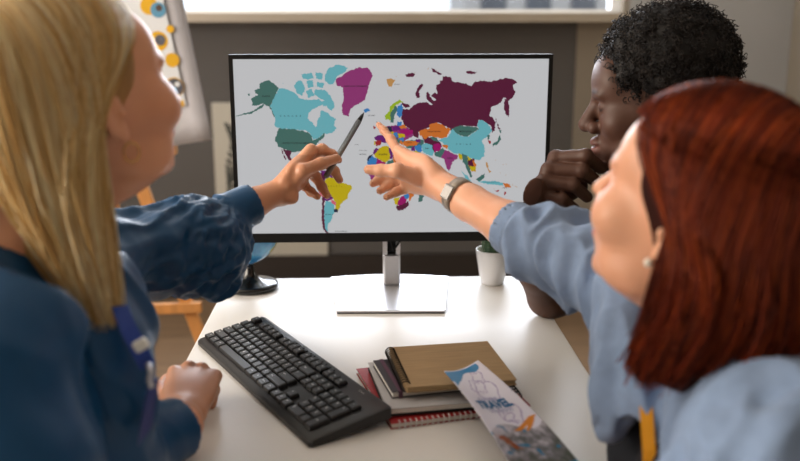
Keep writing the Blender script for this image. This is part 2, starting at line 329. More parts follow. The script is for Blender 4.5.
MAP = [
 ('mag', 'J 60,60 190,45 320,100 300,150 230,190 175,200 120,170 60,140'), ('ora', 'J 150,170 210,180 215,235 180,215'), ('pur', 'C 20,395 45,385 80,380 120,375 150,400 120,430 80,425 30,410'), ('teal', 'J 200,190 400,180 400,250 250,260'), ('mar', 'K -30,200 110,210 160,290 90,345 60,330 0,260'), ('yel', 'F 80,150 130,160 165,200 165,240 130,225 110,190'),
 ('teal', 'A 225,145 175,102 150,108 125,122 128,145 100,155 103,170 118,178 95,190 82,200 90,220 88,235 110,235 145,220 160,235 180,238'),
 ('teal', 'A 145,222 120,243 85,265 5,285 5,290 90,272 125,252 150,235'), ('teal', 'A 68,172 76,172 76,182 68,182'),
 ('teal', 'A 180,238 192,255 206,288 198,292 188,262 176,240'),
 ('cyan', 'A 225,145 262,150 300,165 330,195 B 60,200 100,205 150,200 175,222 130,245 95,270 90,300 115,320 130,345 138,340 140,310 155,290 160,258 195,270 212,290 235,300 225,330 240,350 215,375 190,380 175,378 150,395 120,410 105,380 80,360 0,355 A 220,348 205,340 205,290 190,260 180,235'),
 ('cyan', 'B 20,130 40,105 62,110 78,150 60,185 35,170'), ('cyan', 'B 60,75 110,65 122,95 90,102 65,95'),
 ('cyan', 'B 130,150 180,155 205,180 230,235 215,262 190,240 182,212 150,195 122,170'),
 ('cyan', 'B 180,75 200,40 250,22 300,40 270,70 240,85 222,125 195,122 178,100'), ('cyan', 'B 82,160 110,148 127,180 95,195'),
 ('cyan', 'B 130,62 168,70 165,102 135,96'), ('cyan', 'B 140,112 176,120 170,142 140,138'), ('cyan', 'B 165,212 190,200 198,230 170,238'), ('cyan', 'B 85,108 118,104 120,140 92,142'), ('cyan', 'B 190,355 212,352 208,368 192,372'),
 ('teal', 'I 190,120 300,128 380,145 410,175 410,200 460,180 490,152 492,170 450,215 420,240 380,252 370,290 340,270 280,278 190,245 165,200 180,140'),
 ('mar', 'I 195,252 272,272 265,310 290,370 340,400 330,415 280,370 250,320 235,290 215,262'), ('mar', 'I 200,256 208,262 240,325 234,330'),
 ('pur', 'I 330,395 365,400 390,430 430,440 425,450 380,440 345,420'), ('tan', 'I 380,350 440,365 460,380 430,375'),
 ('yel', 'G 85,120 100,95 150,110 180,130 235,145 243,165 225,190 215,225 180,250 165,290 145,285 150,250 130,215 100,190 80,150'),
 ('mar', 'G 30,60 60,75 95,55 88,110 80,150 55,130 40,100'), ('pur', 'G 60,62 115,66 165,85 185,100 178,130 150,110 100,95 92,108'),
 ('pnk', 'G 40,120 78,150 100,190 82,215 70,215 50,180'), ('pur', 'G 80,195 118,198 132,222 100,242 75,230'), ('pnk', 'G 122,222 152,245 147,264 125,248'),
 ('nav', 'G 138,280 158,285 158,304 139,300'), ('cyan', 'G 92,238 120,240 140,262 140,300 125,340 105,370 100,415 85,400 80,330 82,270'),
 ('mar', 'G 70,205 82,215 82,330 85,390 110,425 95,425 74,390 66,330 70,260'),
 ('mag', 'B 235,98 270,80 295,60 320,50 350,38 400,40 425,80 410,110 400,150 385,205 340,230 310,250 300,290 270,280 265,240 275,200 270,140 240,130'),
 ('blu', 'B 375,256 388,250 400,247 411,262 386,271'), ('mar', 'C 33,314 42,322 46,338 56,352 45,357 35,342'), ('red', 'C 18,336 30,342 25,354 17,350'),
 ('grn', 'C 75,285 100,262 105,235 150,203 172,214 132,232 112,262 105,308 78,304'), ('teal', 'C 104,322 104,272 130,234 142,250 126,282 120,322'), ('blu', 'C 140,238 164,226 174,280 150,296 137,282'),
 ('tan', 'C 84,100 108,94 131,104 116,122 110,140 95,136'), ('mar', 'C 180,75 215,64 231,74 215,88 186,88'), ('mar', 'C 314,40 330,46 345,60 370,70 360,76 320,60'), ('mar', 'C 264,121 273,128 252,160 254,192 240,196 233,182 240,146'),
 ('mar', 'D 150,8 185,8 215,14 185,24 158,20'),
 ('mar', 'C 163,217 195,226 207,240 185,246 172,240'),
 ('mar', 'C 168,250 200,255 215,240 245,220 290,215 310,230 330,222 345,185 338,130 375,110 372,82 412,85 425,110 470,118 470,330 430,372 400,345 370,325 330,323 300,348 250,368 250,403 222,388 212,362 190,345 172,330 160,292'),
 ('mar', 'C 322,226 292,202 288,170 299,164 310,190 336,215'), ('mar', 'C 338,205 312,182 332,166 350,185'),
 ('mar', 'D 60,52 75,80 100,70 155,80 180,95 205,65 250,62 290,68 318,60 318,205 295,215 285,265 262,300 245,290 220,290 215,325 150,322 120,320 78,337 40,330 0,308 0,60'),
 ('mar', 'D 316,60 340,55 380,45 425,55 445,75 420,90 435,130 415,165 390,180 375,160 365,158 350,190 316,207'),
 ('mar', 'D 372,165 392,178 400,220 398,272 380,255 369,220'), ('mar', 'D 260,298 284,264 302,270 321,300 316,345 300,364 295,325'),
 ('ora', 'K -58,150 0,128 40,125 40,90 100,70 160,85 190,115 240,130 215,175 200,205 150,215 100,207 60,195 30,200 20,228 -5,222 -20,205 -50,185'),
 ('cyan', 'K 120,245 150,215 205,205 222,180 245,138 D 75,338 90,362 120,380 160,385 190,365 225,340 215,325 220,290 245,290 290,325 298,355 275,380 250,400 240,410 255,440 265,461 F 205,130 205,165 180,187 150,180 125,167 100,160 60,152 30,125 10,100 -20,95 -30,85'),
 ('teal', 'D 75,335 95,328 120,318 150,325 205,328 226,340 185,365 160,384 120,379 90,361'),
 ('teal', 'D 270,380 285,374 286,395 275,402'), ('red', 'D 277,401 292,408 290,428 278,416'), ('teal', 'D 345,372 353,398 335,425 305,441 302,430 333,410 339,388'), ('teal', 'D 339,350 356,344 350,366'), ('mar', 'D 317,272 325,290 347,345 336,338'),
 ('mag', 'K 160,325 215,328 250,350 300,370 302,400 255,430 238,480 222,522 198,480 180,412 150,392'), ('teal', 'K 88,345 130,330 165,298 182,330 150,392 95,377'),
 ('fuc', 'K 75,270 120,260 152,290 132,330 85,345'), ('mar', 'K 0,230 30,205 60,225 120,250 75,272 20,242'), ('teal', 'K 40,195 110,213 118,248 62,226'), ('ora', 'K 150,265 212,282 206,312 165,290'),
 ('cyan', 'K 0,262 62,275 82,340 70,377 10,362 -22,330 -32,280'), ('yel', 'J 288,290 340,278 400,318 452,368 442,400 390,386 340,362 302,330'), ('mar', 'K 42,396 72,402 50,442 12,432'),
 ('blu', 'J 320,240 370,228 392,280 370,302 328,282'), ('pur', 'J 288,256 320,240 326,280 295,288'), ('ora', 'J 208,206 250,190 330,194 362,210 330,236 260,242 214,236'), ('pur', 'J 328,180 370,178 378,210 340,206'),
 ('pur', 'J 108,60 180,54 192,90 118,102'), ('ora', 'J 178,52 230,42 246,75 190,82'), ('fuc', 'J 178,90 240,86 302,95 300,125 250,146 190,122'), ('yel', 'J 163,126 225,130 232,160 170,166'), ('nav', 'J 48,66 110,58 116,102 70,112'), ('yel', 'J 92,114 126,108 127,146 95,142'),
 ('blu', 'J 125,118 162,118 167,162 130,158'), ('blu', 'J 168,166 222,160 222,190 174,190'), ('blu', 'J 158,15 202,18 202,50 162,52'), ('teal', 'J 148,165 186,190 180,225 155,200'), ('blu', 'J 20,90 60,110 90,150 60,160 20,130'), ('teal', 'J 100,150 140,170 165,215 150,215 110,180'),
 ('red', 'L 205,10 268,0 262,50 215,62'), ('yel', 'L 193,12 206,10 212,58 196,50'), ('pur', 'L 185,140 190,100 220,80 252,90 230,120 200,150'), ('yel', 'L 195,150 255,80 290,65 345,65 362,130 362,190 310,238 215,182'),
 ('blu', 'L 125,210 180,162 222,190 222,276 125,270'), ('nav', 'L 120,202 150,155 186,148 162,180 130,216'), ('fuc', 'L 220,182 312,236 300,266 222,276'), ('teal', 'L 320,242 345,210 410,200 425,230 330,255'), ('pur', 'L 348,78 372,95 388,130 382,202 358,190'),
 ('ora', 'P 393,152 406,153 411,166 404,172 396,168 393,160'), ('yel', 'P 406,153 417,156 421,170 411,168'), ('mag', 'P 368,172 386,170 392,178 386,183 372,182'), ('teal', 'P 392,172 410,172 414,182 400,190 392,184'), ('grn', 'P 411,172 424,176 418,188 412,184'),
 ('teal', 'M 85,112 140,85 192,88 165,140 95,162'), ('yel', 'M 90,240 150,228 142,290 125,312 100,292'), ('fuc', 'M 150,230 190,212 228,240 212,290 140,322 128,300'), ('mar', 'M 115,312 150,312 200,292 242,268 242,312 190,356 125,368'),
 ('blu', 'M 193,205 242,190 256,215 232,246 200,236'), ('ora', 'M 240,180 322,174 270,240 255,272 245,230'), ('teal', 'M 350,200 395,188 402,210 376,270 342,276 345,235'),
 ('yel', 'F 85,155 102,160 102,186 88,176'), ('teal', 'F 100,155 126,165 130,200 148,262 142,266 118,212 104,190'), ('mar', 'F 128,188 158,178 160,212 134,216'), ('ora', 'F 150,180 168,205 160,238 142,236 156,210'), ('yel', 'F 138,212 165,214 160,236 144,236'),
 ('tan', 'F 208,190 220,200 224,225 236,240 226,246 214,216'), ('teal', 'F 165,272 205,245 206,262 180,287'), ('cyan', 'F 98,232 130,262 146,286 124,280'), ('cyan', 'F 176,282 258,282 290,290 292,304 262,300 200,292'), ('ora', 'F 290,290 320,294 327,312 300,310'), ('tan', 'F 330,294 362,312 345,306'), ('red', 'F 250,326 272,321 268,331'), ('red', 'F 294,324 306,336 298,348'),
]
emis = {}
def emat(k, s=0.62):
    if k not in emis:
        m = mat('screen_' + k, (20, 20, 20), .35, emit=SC[k], estr=s, spec=.3); emis[k] = m
    return emis[k]
def rough_poly(p, amp=.24):
    out = []
    n = len(p)
    for i in range(n):
        a = p[i]; b_ = p[(i + 1) % n]; L = math.hypot(b_[0] - a[0], b_[1] - a[1]); out.append(a)
        k = int(L / 1.3)
        for j in range(1, k + 1):
            t = j / (k + 1); q = (random.random() - .5) * 2 * min(amp * L, .6)
            out.append((a[0] + (b_[0] - a[0]) * t - (b_[1] - a[1]) / L * q, a[1] + (b_[1] - a[1]) * t + (b_[0] - a[0]) / L * q))
    return out
b = MB(); keys = ['white'] + [k for k in SC if k != 'white']; kid = {k: i for i, k in enumerate(keys)}
YS = YM + .0015
b.add([(sc0, YS, sz0), (sc1, YS, sz0), (sc1, YS, sz1), (sc0, YS, sz1)], [(0, 1, 2, 3)], 0)
for i, (k, s) in enumerate(MAP):
    p = rough_poly(cpts(s))
    y = YS - .00012 - .000003 * i
    vs = [tuple(PY(a, c, y)) for a, c in p]
    tr = tessellate_polygon([[Vector((v[0], v[2], 0)) for v in vs]])
    b.add(vs, tr, kid[k])
for txt, x, y, wpx, sp in [('C    A    N    A    D    A', 290.5, 116, 21, 0), ('UNITED STATES OF AMERICA', 297, 143.2, 30, 0), ('ALASKA', 266, 96.3, 11, 0), ('GREENLAND (DENMARK)', 355.5, 86.2, 23, 0),
                        ('B    R    A    Z    I    L', 335, 186.2, 14, 0), ('ARGENTINA', 329, 214.5, 8, 0), ('C    H    I    N    A', 463.5, 144.2, 15, 0), ('KAZAKHSTAN', 434, 131.6, 13, 0), ('MONGOLIA', 465.5, 131.5, 14, 0),
                        ('ALGERIA', 383, 154.5, 9, 0), ('ICELAND', 371.5, 115.5, 7, 0), ('I  N  D  O  N  E  S  I  A', 491, 182.3, 15, 0), ('SAUDI ARABIA', 419.5, 158.4, 8, 0), ('IRAN', 427, 148.5, 4, 0), ('INDIA', 450, 158.3, 6, 0), ('TURKEY', 409, 142.6, 6, 0),
                        ('SVALBARD', 397, 84.3, 6, 0), ('AZORES', 356.5, 144.6, 4, 0), ('CANARY ISLANDS', 363, 150.5, 8, 0), ('MADEIRA', 363, 154.3, 7, 0), ('SOUTH GEORGIA', 341, 231.3, 12, 0), ('REUNION', 431, 196, 5, 0), ('PAPUA', 505, 188, 5, 0)]:
    v, f = text_mesh(txt, 1.0, .012)
    w0 = max(a[0] for a in v) - min(a[0] for a in v); s = wpx / w0
    if s > 2.3: s = 2.3
    vs = [tuple(PY(x + a * s, y - c * s, YS - .0008)) for a, c, _ in v]
    b.add(vs, f, kid['ink'])
# tiny islands scattered over the oceans
for i in range(26):
    x, y = random.choice([(300, 78), (312, 92), (502, 168), (487, 176), (498, 186), (430, 72), (415, 76), (275, 102)])
    x += random.gauss(0, 7); y += random.gauss(0, 4)
    p = [(x + .5 * math.cos(a), y + .35 * math.sin(a)) for a in (0, 1.2, 2.5, 3.7, 5)]
    b.add([tuple(PY(q[0], q[1], YS - .00008)) for q in p], [(0, 1, 2, 3, 4)], kid['cyan' if x < 330 else 'tan'])
at_root(b.build('screen', [emat(k) for k in keys]), mon)

# ---------------------------------------------------------------- keyboard
kx, ky = np.array([-.2986, 1.4575]), None
ku = np.array([.2202, -.3936]); ku /= np.linalg.norm(ku); kv = np.array([-ku[1], ku[0]])
KM = Matrix(((ku[0], kv[0], 0, kx[0]), (ku[1], kv[1], 0, kx[1]), (0, 0, 1, .75), (0, 0, 0, 1)))
KL, KD = .450, .128
tilt = math.atan(.020 / KD)
keyb = empty('keyboard', M=KM); tag(keyb, 'black full-size keyboard lying slantwise on the white desk', 'keyboard')
kb_m = mat('keyboard_plastic', (22, 22, 24), .38, bump=.05, bscale=500)
key_m = mat('keycap_plastic', (30, 30, 33), .33, bump=.04, bscale=500)
leg_m = mat('keycap_legend', (205, 205, 205), .5)
def kz(y): return .012 + y * math.tan(tilt)
b = MB()
n = 18
prof = [(0, .001), (0, .008), (.006, kz(.006) - .001)] + [(KD - .008, kz(KD - .008)), (KD - .001, kz(KD) - .004), (KD, kz(KD) - .010), (KD - .004, .014), (.01, .001)]
vs = [(0.0, y, z) for y, z in prof] + [(KL, y, z) for y, z in prof]; m_ = len(prof)
vs = []
for x, ins in ((0, .003), (.004, 0), (KL - .004, 0), (KL, .003)):
    vs += [(x, min(max(y, ins), KD - ins), max(z - ins * .6, .001)) for y, z in prof]
fs = [tuple(range(m_)), tuple(range(3 * m_, 4 * m_))[::-1]]
for r_ in range(3):
    for i in range(m_): j = (i + 1) % m_; fs.append((r_ * m_ + j, r_ * m_ + i, (r_ + 1) * m_ + i, (r_ + 1) * m_ + j))
b.add(vs, fs)
b.build('case', kb_m, keyb, auto=35)
for x in (.03, KL - .06): MB().box((x, KD - .03, .0), (x + .03, KD - .022, .02)).build('foot', kb_m, keyb)
TM = Matrix.Translation((0, 0, .0115)) @ Matrix.Rotation(tilt, 4, 'X')
u = .0187
def key(x, y, w=1.0, h=1.0, t=''):
    """x, y in key units from the left, bottom of the key field"""
    x0 = .008 + x * u + .0009; x1 = .008 + (x + w) * u - .0009; y0 = .0105 + y * u * .885 + .0009; y1 = .0105 + (y + h) * u * .885 - .0009
    m = MB(); zb, zt = .0005, .0068; c = .0022
    vs = [(x0, y0, zb), (x1, y0, zb), (x1, y1, zb), (x0, y1, zb), (x0 + c, y0 + c * .7, zt), (x1 - c, y0 + c * .7, zt), (x1 - c, y1 - c * .7, zt), (x0 + c, y1 - c * .7, zt),
          (x0 + .0005, y0 + .0005, zt - .0018), (x1 - .0005, y0 + .0005, zt - .0018), (x1 - .0005, y1 - .0005, zt - .0018), (x0 + .0005, y1 - .0005, zt - .0018)]
    fs = [(4, 5, 6, 7)] + [(i, (i + 1) % 4, 8 + (i + 1) % 4, 8 + i) for i in range(4)] + [(8 + i, 8 + (i + 1) % 4, 4 + (i + 1) % 4, 4 + i) for i in range(4)]
    m.add([TM @ Vector(p) for p in vs], fs)
    if t:
        v, f = text_mesh(t, .0066 if len(t) == 1 else .0036, .015)
        ox, oy = (x0 + .0062, y1 - .0062) if len(t) == 1 else ((x0 + x1) / 2 if w < 1.6 else x0 + .010, (y0 + y1) / 2 + .001)
        m.add([TM @ Vector((ox + a, oy + c_, zt + .0001)) for a, c_, _ in v], f, 1)
    return m
KEYS = []
def row(y, x, items):
    for it in items:
        t, w = (it if isinstance(it, tuple) else (it, 1)); KEYS.append((x, y, w, 1, t)); x += w
FH = 5.25
row(FH, 0, ['Esc']); row(FH, 2, ['F1', 'F2', 'F3', 'F4']); row(FH, 6.5, ['F5', 'F6', 'F7', 'F8']); row(FH, 11, ['F9', 'F10', 'F11', 'F12'])
row(4, 0, list('`1234567890-=') + [('Back', 2)]); row(3, 0, [('Tab', 1.5)] + list('QWERTYUIOP[]') + [('\\', 1.5)])
row(2, 0, [('Caps', 1.75)] + list("ASDFGHJKL;'") + [('Enter', 2.25)]); row(1, 0, [('Shift', 2.25)] + list('ZXCVBNM,./') + [('Shift', 2.75)])
row(0, 0, [('Ctrl', 1.25), ('Win', 1.25), ('Alt', 1.25), ('', 6.25), ('Alt', 1.25), ('Fn', 1.25), ('Menu', 1.25), ('Ctrl', 1.25)])
row(FH, 15.25, ['Prt', 'Scr', 'Brk']); row(4, 15.25, ['Ins', 'Hm', 'PU']); row(3, 15.25, ['Del', 'End', 'PD']); row(1, 16.25, ['^']); row(0, 15.25, ['<', 'v', '>'])
row(4, 18.5, ['Nm', '/', '*', '-']); row(3, 18.5, ['7', '8', '9']); row(2, 18.5, ['4', '5', '6']); row(1, 18.5, ['1', '2', '3']); row(0, 18.5, [('0', 2), '.'])
KEYS.append((21.5, 2, 1, 2, '+')); KEYS.append((21.5, 0, 1, 2, 'Ent'))
KEYS.sort(key=lambda k: k[0])            # the far-left small ones are nearest the light; the last few merge below
tops = [k for k in KEYS if k[1] == FH]
merge = tops[:5]
for k in KEYS:
    if k in merge: continue
    key(*k).build('key', [key_m, leg_m], keyb)
mm = MB()
for k in merge:
    q = key(*k); o0 = len(mm.v); mm.v += q.v; mm.f += [tuple(i + o0 for i in f) for f in q.f]; mm.mi += q.mi; mm.sm += q.sm
tag(mm.build('key_row', [key_m, leg_m], keyb), kind='stuff')
mm = MB()                                # slim media buttons along the rear edge
for i in range(11): mm.box((.15 + i * .0135, KD - .0135, .0005), (.15 + i * .0135 + .011, KD - .0085, .0022), TM, bev=.0005)
mm.build('media_buttons', key_m, keyb)
v, f = text_mesh('o o o', .006)
m_ = MB(); m_.add([TM @ Vector((.385 + a, KD - .012 + c_, .0006)) for a, c_, _ in v], f); m_.build('status_lights', leg_m, keyb)

# ---------------------------------------------------------------- notebooks
def rect_frame(p0, pu, z, name):
    """frame at corner p0 with x axis toward pu"""
    p0 = np.array(p0[:2]); d = np.array(pu[:2]) - p0; d /= np.linalg.norm(d)
    return Matrix(((d[0], -d[1], 0, p0[0]), (d[1], d[0], 0, p0[1]), (0, 0, 1, z), (0, 0, 0, 1)))
paper = mat('paper_white', (232, 228, 220), .8)
def coils(m, n, x0, x1, y, zc, r, wire, axis='x', mi=0, dbl=False):
    for i in range(n):
        t = x0 + (x1 - x0) * (i + .5) / n
        pts = []
        for k in range(12):
            a = 2 * PI * k / 12
            if axis == 'x': pts.append((t + .0006 * math.sin(a), y + r * math.cos(a), zc + r * math.sin(a)))
            else: pts.append((y + r * math.cos(a), t + .0006 * math.sin(a), zc + r * math.sin(a)))
        m.tube(pts, wire, 5, mi, closed=True)
def notebook(name, M, w, d, t, cover, label, group=None, pages=paper, back=None):
    root = empty(name, M=M); tag(root, label, 'notebook', group)
    MB().box((.002, .002, .0012), (w - .002, d - .002, t - .0012)).build('pages', pages, root)
    MB().box((0, 0, t - .0012), (w, d, t), bev=.0004).build('front_cover', cover, root)
    MB().box((0, 0, 0), (w + (.001 if back else 0), d, .0012 if not back else .0034), bev=.0004).build('back_cover', back or cover, root)
    return root
red_m = mat('notebook_red', (168, 40, 44), .42, var=.03, vscale=30)
blackwire = mat('wire_black', (12, 12, 12), .3, .5); whitewire = mat('wire_white', (225, 225, 225), .35, .2)
# red: spiral along the near edge
RC = np.array([.0296, 1.1171]); RU = np.array([.97, .245]); RU /= np.linalg.norm(RU)
Mred = rect_frame(RC, RC + RU, .75, 'r')
nb = notebook('notebook', Mred, .210, .205, .009, red_m, 'red notebook with a white spiral, lowest of the stack')
m_ = MB(); coils(m_, 24, .008, .202, .0025, .0052, .0056, .0010); m_.build('spiral_binding', whitewire, nb)
# grey-white with black coil at the right end and a black back cover
WC = np.array([.0245, 1.1348]); WU = np.array([.985, .15]); WU /= np.linalg.norm(WU)
Mw = rect_frame(WC, WC + WU, .7605, 'w')
grey_c = mat('notebook_grey', (186, 184, 186), .5, var=.03, vscale=30)
nb = notebook('notebook', Mw, .195, .175, .012, grey_c, 'light grey notebook with black back cover, lying on the red one', back=mat('card_black', (20, 20, 20), .5))
m_ = MB(); coils(m_, 15, .012, .163, .1935, .0062, .0085, .0010, 'y'); m_.build('spiral_binding', blackwire, nb)
# small dark notebook, sticking out at the left
Md = rect_frame(PZ(381, 364, .785), PZ(381, 364, .785) + np.array([.97, .18, 0]), .7726, 'd')
dk = mat('notebook_charcoal', (52, 47, 54), .5)
p_ = PZ(392, 391, .785); Md = rect_frame(p_, p_ + np.array([.975, .21, 0]), .7730, 'd')
nb = notebook('notebook', Md, .135, .125, .010, dk, 'small charcoal notebook under the brown one')
MB().box((.010, -.0006, -.0003), (.016, .1256, .0106)).build('elastic_band', mat('elastic_plum', (92, 60, 80), .7), nb)
# brown kraft on top, black coil at the left
BC = PZ(406.5, 387.5, .793)[:2]; BU = np.array([.985, .135]); BU /= np.linalg.norm(BU)
Mb = rect_frame(BC, BC + BU, .7842, 'b')
kraft = mat('kraft_cover', (172, 142, 102), .7, var=.14, vscale=14, stretch=(1, 14, 1), bump=.1, bscale=60)
nb = notebook('notebook', Mb, .163, .160, .009, kraft, 'brown kraft notebook with black coil, on top of the stack', pages=mat('kraft_pages', (176, 150, 112), .85, var=.12, vscale=120, stretch=(.1, .1, 14)))
m_ = MB(); coils(m_, 18, .008, .152, .001, .0052, .0078, .0011, 'y'); m_.build('spiral_binding', blackwire, nb)

# ---------------------------------------------------------------- potted cactus
pc = PZ(492, 283, .75); px_, py_ = pc[0], pc[1] - .002
pot = empty('potted_cactus', (px_, py_, .75)); tag(pot, 'small green cactus in a white ceramic pot at the back right of the desk', 'potted plant')
pw = mat('ceramic_white', (232, 232, 234), .22, coat=.3)
MB().lathe([(0, 0), (.0215, 0), (.0245, .002), (.030, .030), (.0345, .060), (.0362, .074), (.0358, .0765), (.0342, .076), (.0325, .060), (.030, .050)], 48).build('pot', pw, pot)
MB().lathe([(0, .064), (.015, .065), (.0335, .062)], 32).build('soil', mat('soil', (58, 42, 32), .95, var=.4, vscale=200, bump=.8, bscale=300), pot)
cg = mat('cactus_green', (62, 92, 62), .6, var=.15, vscale=60)
m_ = MB(); NS, NR = 84, 22; vs = []
for j in range(NR + 1):
    t = j / NR; z = .060 + .060 * t; rad = .0200 * (1 - t ** 5) ** .5 * (.85 + .3 * math.sin(PI * min(t * 1.1, 1)))
    for i in range(NS): a = 2 * PI * i / NS; rr = rad * (1 + .13 * abs(math.cos(6 * a)) ** .7 - .06); vs.append((rr * math.cos(a), rr * math.sin(a), z))
m_.add(vs, [(j * NS + i, j * NS + (i + 1) % NS, (j + 1) * NS + (i + 1) % NS, (j + 1) * NS + i) for j in range(NR) for i in range(NS)], 0, True)
cac = m_.build('cactus_stem', cg, pot)
m_ = MB()
for k in range(12):
    for j in range(6):
        a = PI * k / 6; z = .068 + j * .0075; rad = .0195
        for q in range(4):
            d = Vector((math.cos(a + random.uniform(-.5, .5)), math.sin(a + random.uniform(-.5, .5)), random.uniform(-.4, .6)))
            p0 = Vector((rad * math.cos(a), rad * math.sin(a), z)); m_.tube([p0, p0 + d * .006], [.0004, .0001], 3)
m_.build('spines', mat('spine_cream', (220, 214, 180), .6), cac)

# ---------------------------------------------------------------- globe behind the monitor
gc = PZ(251, 286.5, .752)
gl_root = empty('desk_globe', (gc[0], gc[1] - .004, .75)); tag(gl_root, 'small blue globe on a black round base, behind the monitor\'s left corner', 'globe')
MB().lathe([(0, 0), (.050, 0), (.0565, .002), (.058, .007), (.0565, .012), (.050, .014), (.030, .017), (.018, .024), (.012, .036), (.009, .052), (.008, .058), (0, .058)], 56).build('base', mat('gloss_black', (16, 16, 17), .22, coat=.3), gl_root)
gm = mat('globe_ocean', (30, 130, 190), .25, coat=.6)
nt = gm.node_tree; bs = nt.nodes['Principled BSDF']; tc = nt.nodes.new('ShaderNodeTexCoord'); nz = nt.nodes.new('ShaderNodeTexNoise'); nz.inputs['Scale'].default_value = 12; nz.inputs['Detail'].default_value = 8
nt.links.new(tc.outputs['Object'], nz.inputs['Vector']); rp = nt.nodes.new('ShaderNodeValToRGB')
rp.color_ramp.elements[0].position = .35; rp.color_ramp.elements[0].color = lin((22, 104, 172)); rp.color_ramp.elements[1].position = .53; rp.color_ramp.elements[1].color = lin((78, 168, 212))
e = rp.color_ramp.elements.new(.56); e.color = lin((176, 196, 120)); e = rp.color_ramp.elements.new(.66); e.color = lin((214, 180, 100))
nt.links.new(nz.outputs['Fac'], rp.inputs['Fac']); nt.links.new(rp.outputs['Color'], bs.inputs['Base Color'])
GR = .0775; gcz = .130
prof = [(GR * math.sin(PI * i / 32), gcz - GR * math.cos(PI * i / 32)) for i in range(33)]; prof[0] = (0, gcz - GR); prof[-1] = (0, gcz + GR)
gx = -.012
MB().lathe(prof, 64, Matrix.Translation((gx, 0, 0))).build('sphere', gm, gl_root)
m_ = MB(); m_.tube([(gx - (GR + .006) * math.sin(a) * .5, (GR + .006) * math.sin(a) * .866, gcz - (GR + .006) * math.cos(a)) for a in [(-.35 + 3.6 * i / 24) for i in range(25)]], .003, 8); m_.build('meridian_arm', mat('gloss_black', (0, 0, 0)), gl_root)

# ---------------------------------------------------------------- flip chart easel (left, behind)
YE = 2.75
wood = mat('easel_wood', (196, 136, 76), .5, var=.14, vscale=8, stretch=(6, 6, .6), bump=.05, bscale=40)
ez = empty('easel', (-.95, YE, 0)); tag(ez, 'wooden easel standing behind the desk on the left', 'easel')
def bar(a, b_, w, t, nm, root, m):
    a = Vector(a); b_ = Vector(b_); d = (b_ - a); L = d.length; z = d.normalized(); x = Vector((0, 1, 0)).cross(z).normalized(); y = z.cross(x)
    M = Matrix((( x[0], y[0], z[0], a[0]), (x[1], y[1], z[1], a[1]), (x[2], y[2], z[2], a[2]), (0, 0, 0, 1)))
    o = MB().box((-w / 2, -t / 2, 0), (w / 2, t / 2, L), M, bev=.002).build(nm, m); at_root(o, root); return o
pA = PY(131, 160, YE); pB = PY(199, 333, YE); dl = (pB - pA); tt = (0.0 - pA[2]) / dl[2]; foot = pA + dl * tt; top = pA - dl * .95
bar(foot, top, .040, .022, 'leg', ez, wood)
cx_e = top[0] - .02
bar((2 * cx_e - foot[0], YE, 0), (2 * cx_e - top[0], YE, top[2]), .040, .022, 'leg', ez, wood)
bar((cx_e, YE + .75, 0), (cx_e, YE + .05, top[2] + .01), .035, .022, 'rear_leg', ez, wood)
c0 = PY(203, 305, YE); c1 = PY(120, 312, YE)
bar((c0[0], YE - .022, c0[2]), (2 * cx_e - c0[0], YE - .022, c0[2] - .02), .034, .018, 'crossbar', ez, wood)
t0 = PY(177, 149, YE - .03); bar((t0[0], YE - .035, t0[2]), (2 * cx_e - t0[0], YE - .035, t0[2]), .03, .03, 'ledge', ez, wood)
# the pad of paper with its printed sheet
YP = YE - .055
A0, A1, A2 = PY(187, 0, YP), PY(213, 139, YP), PY(165, 147, YP)
ax = (A2 - A1); ax /= np.linalg.norm(ax); ay = (A0 - A1); ay -= ax * (ay @ ax); ay /= np.linalg.norm(ay); an = np.cross(ax, ay)
if an[1] > 0: an = -an
fp = empty('flip_chart_pad', tuple(A1)); tag(fp, 'white paper pad on the easel with a printed sheet of yellow circles', 'flip chart')
def onpad(s, t, h=0.0): return A1 + ax * s + ay * t + an * h
pm = mat('pad_paper', (196, 195, 202), .8, var=.02)
m_ = MB(); WW, HH = .70, .95; NX, NZ = 14, 14
vs = [onpad(WW * i / NX, HH * j / NZ, .006 * math.sin(5 * i / NX + 1) * (1 - j / NZ) ** 2 + (.018 * max(0, 1 - i * 1.2) * (1 - j / NZ) ** 3)) for j in range(NZ + 1) for i in range(NX + 1)]
m_.add(vs, [(j * (NX + 1) + i, j * (NX + 1) + i + 1, (j + 1) * (NX + 1) + i + 1, (j + 1) * (NX + 1) + i) for j in range(NZ) for i in range(NX)], 0, True)
o = m_.build('top_sheet', pm); at_root(o, fp); sd = o.modifiers.new('t', 'SOLIDIFY'); sd.thickness = .0008
m_ = MB(); m_.add([onpad(s, t, h) for h in (-.022, -.014) for s, t in ((0.01, .012), (WW, .012), (WW, HH), (0.01, HH))], [(0, 1, 2, 3), (7, 6, 5, 4), (0, 4, 5, 1), (1, 5, 6, 2), (2, 6, 7, 3), (3, 7, 4, 0)]); at_root(m_.build('backing_board', mat('board_grey', (170, 170, 174), .6)), fp)
def padxy(x, y):
    p = PY(x, y, YP); d = p - A1; return d @ ax, d @ ay
pr = [mat('print_paper', (222, 226, 232), .7), mat('print_yellow', (222, 170, 10), .6), mat('print_photo', (90, 92, 104), .6, var=.6, vscale=60), mat('print_blue', (90, 150, 185), .6), mat('print_brown', (80, 60, 50), .6)]
m_ = MB(); HP = .011
s0, t0_ = padxy(187, 105); s1, t1_ = padxy(168, 0)
m_.add([onpad(s0, t0_, HP), onpad(s0 + .30, t0_, HP), onpad(s0 + .30, t1_ + .12, HP), onpad(s0, t1_ + .12, HP)], [(0, 1, 2, 3)], 0)
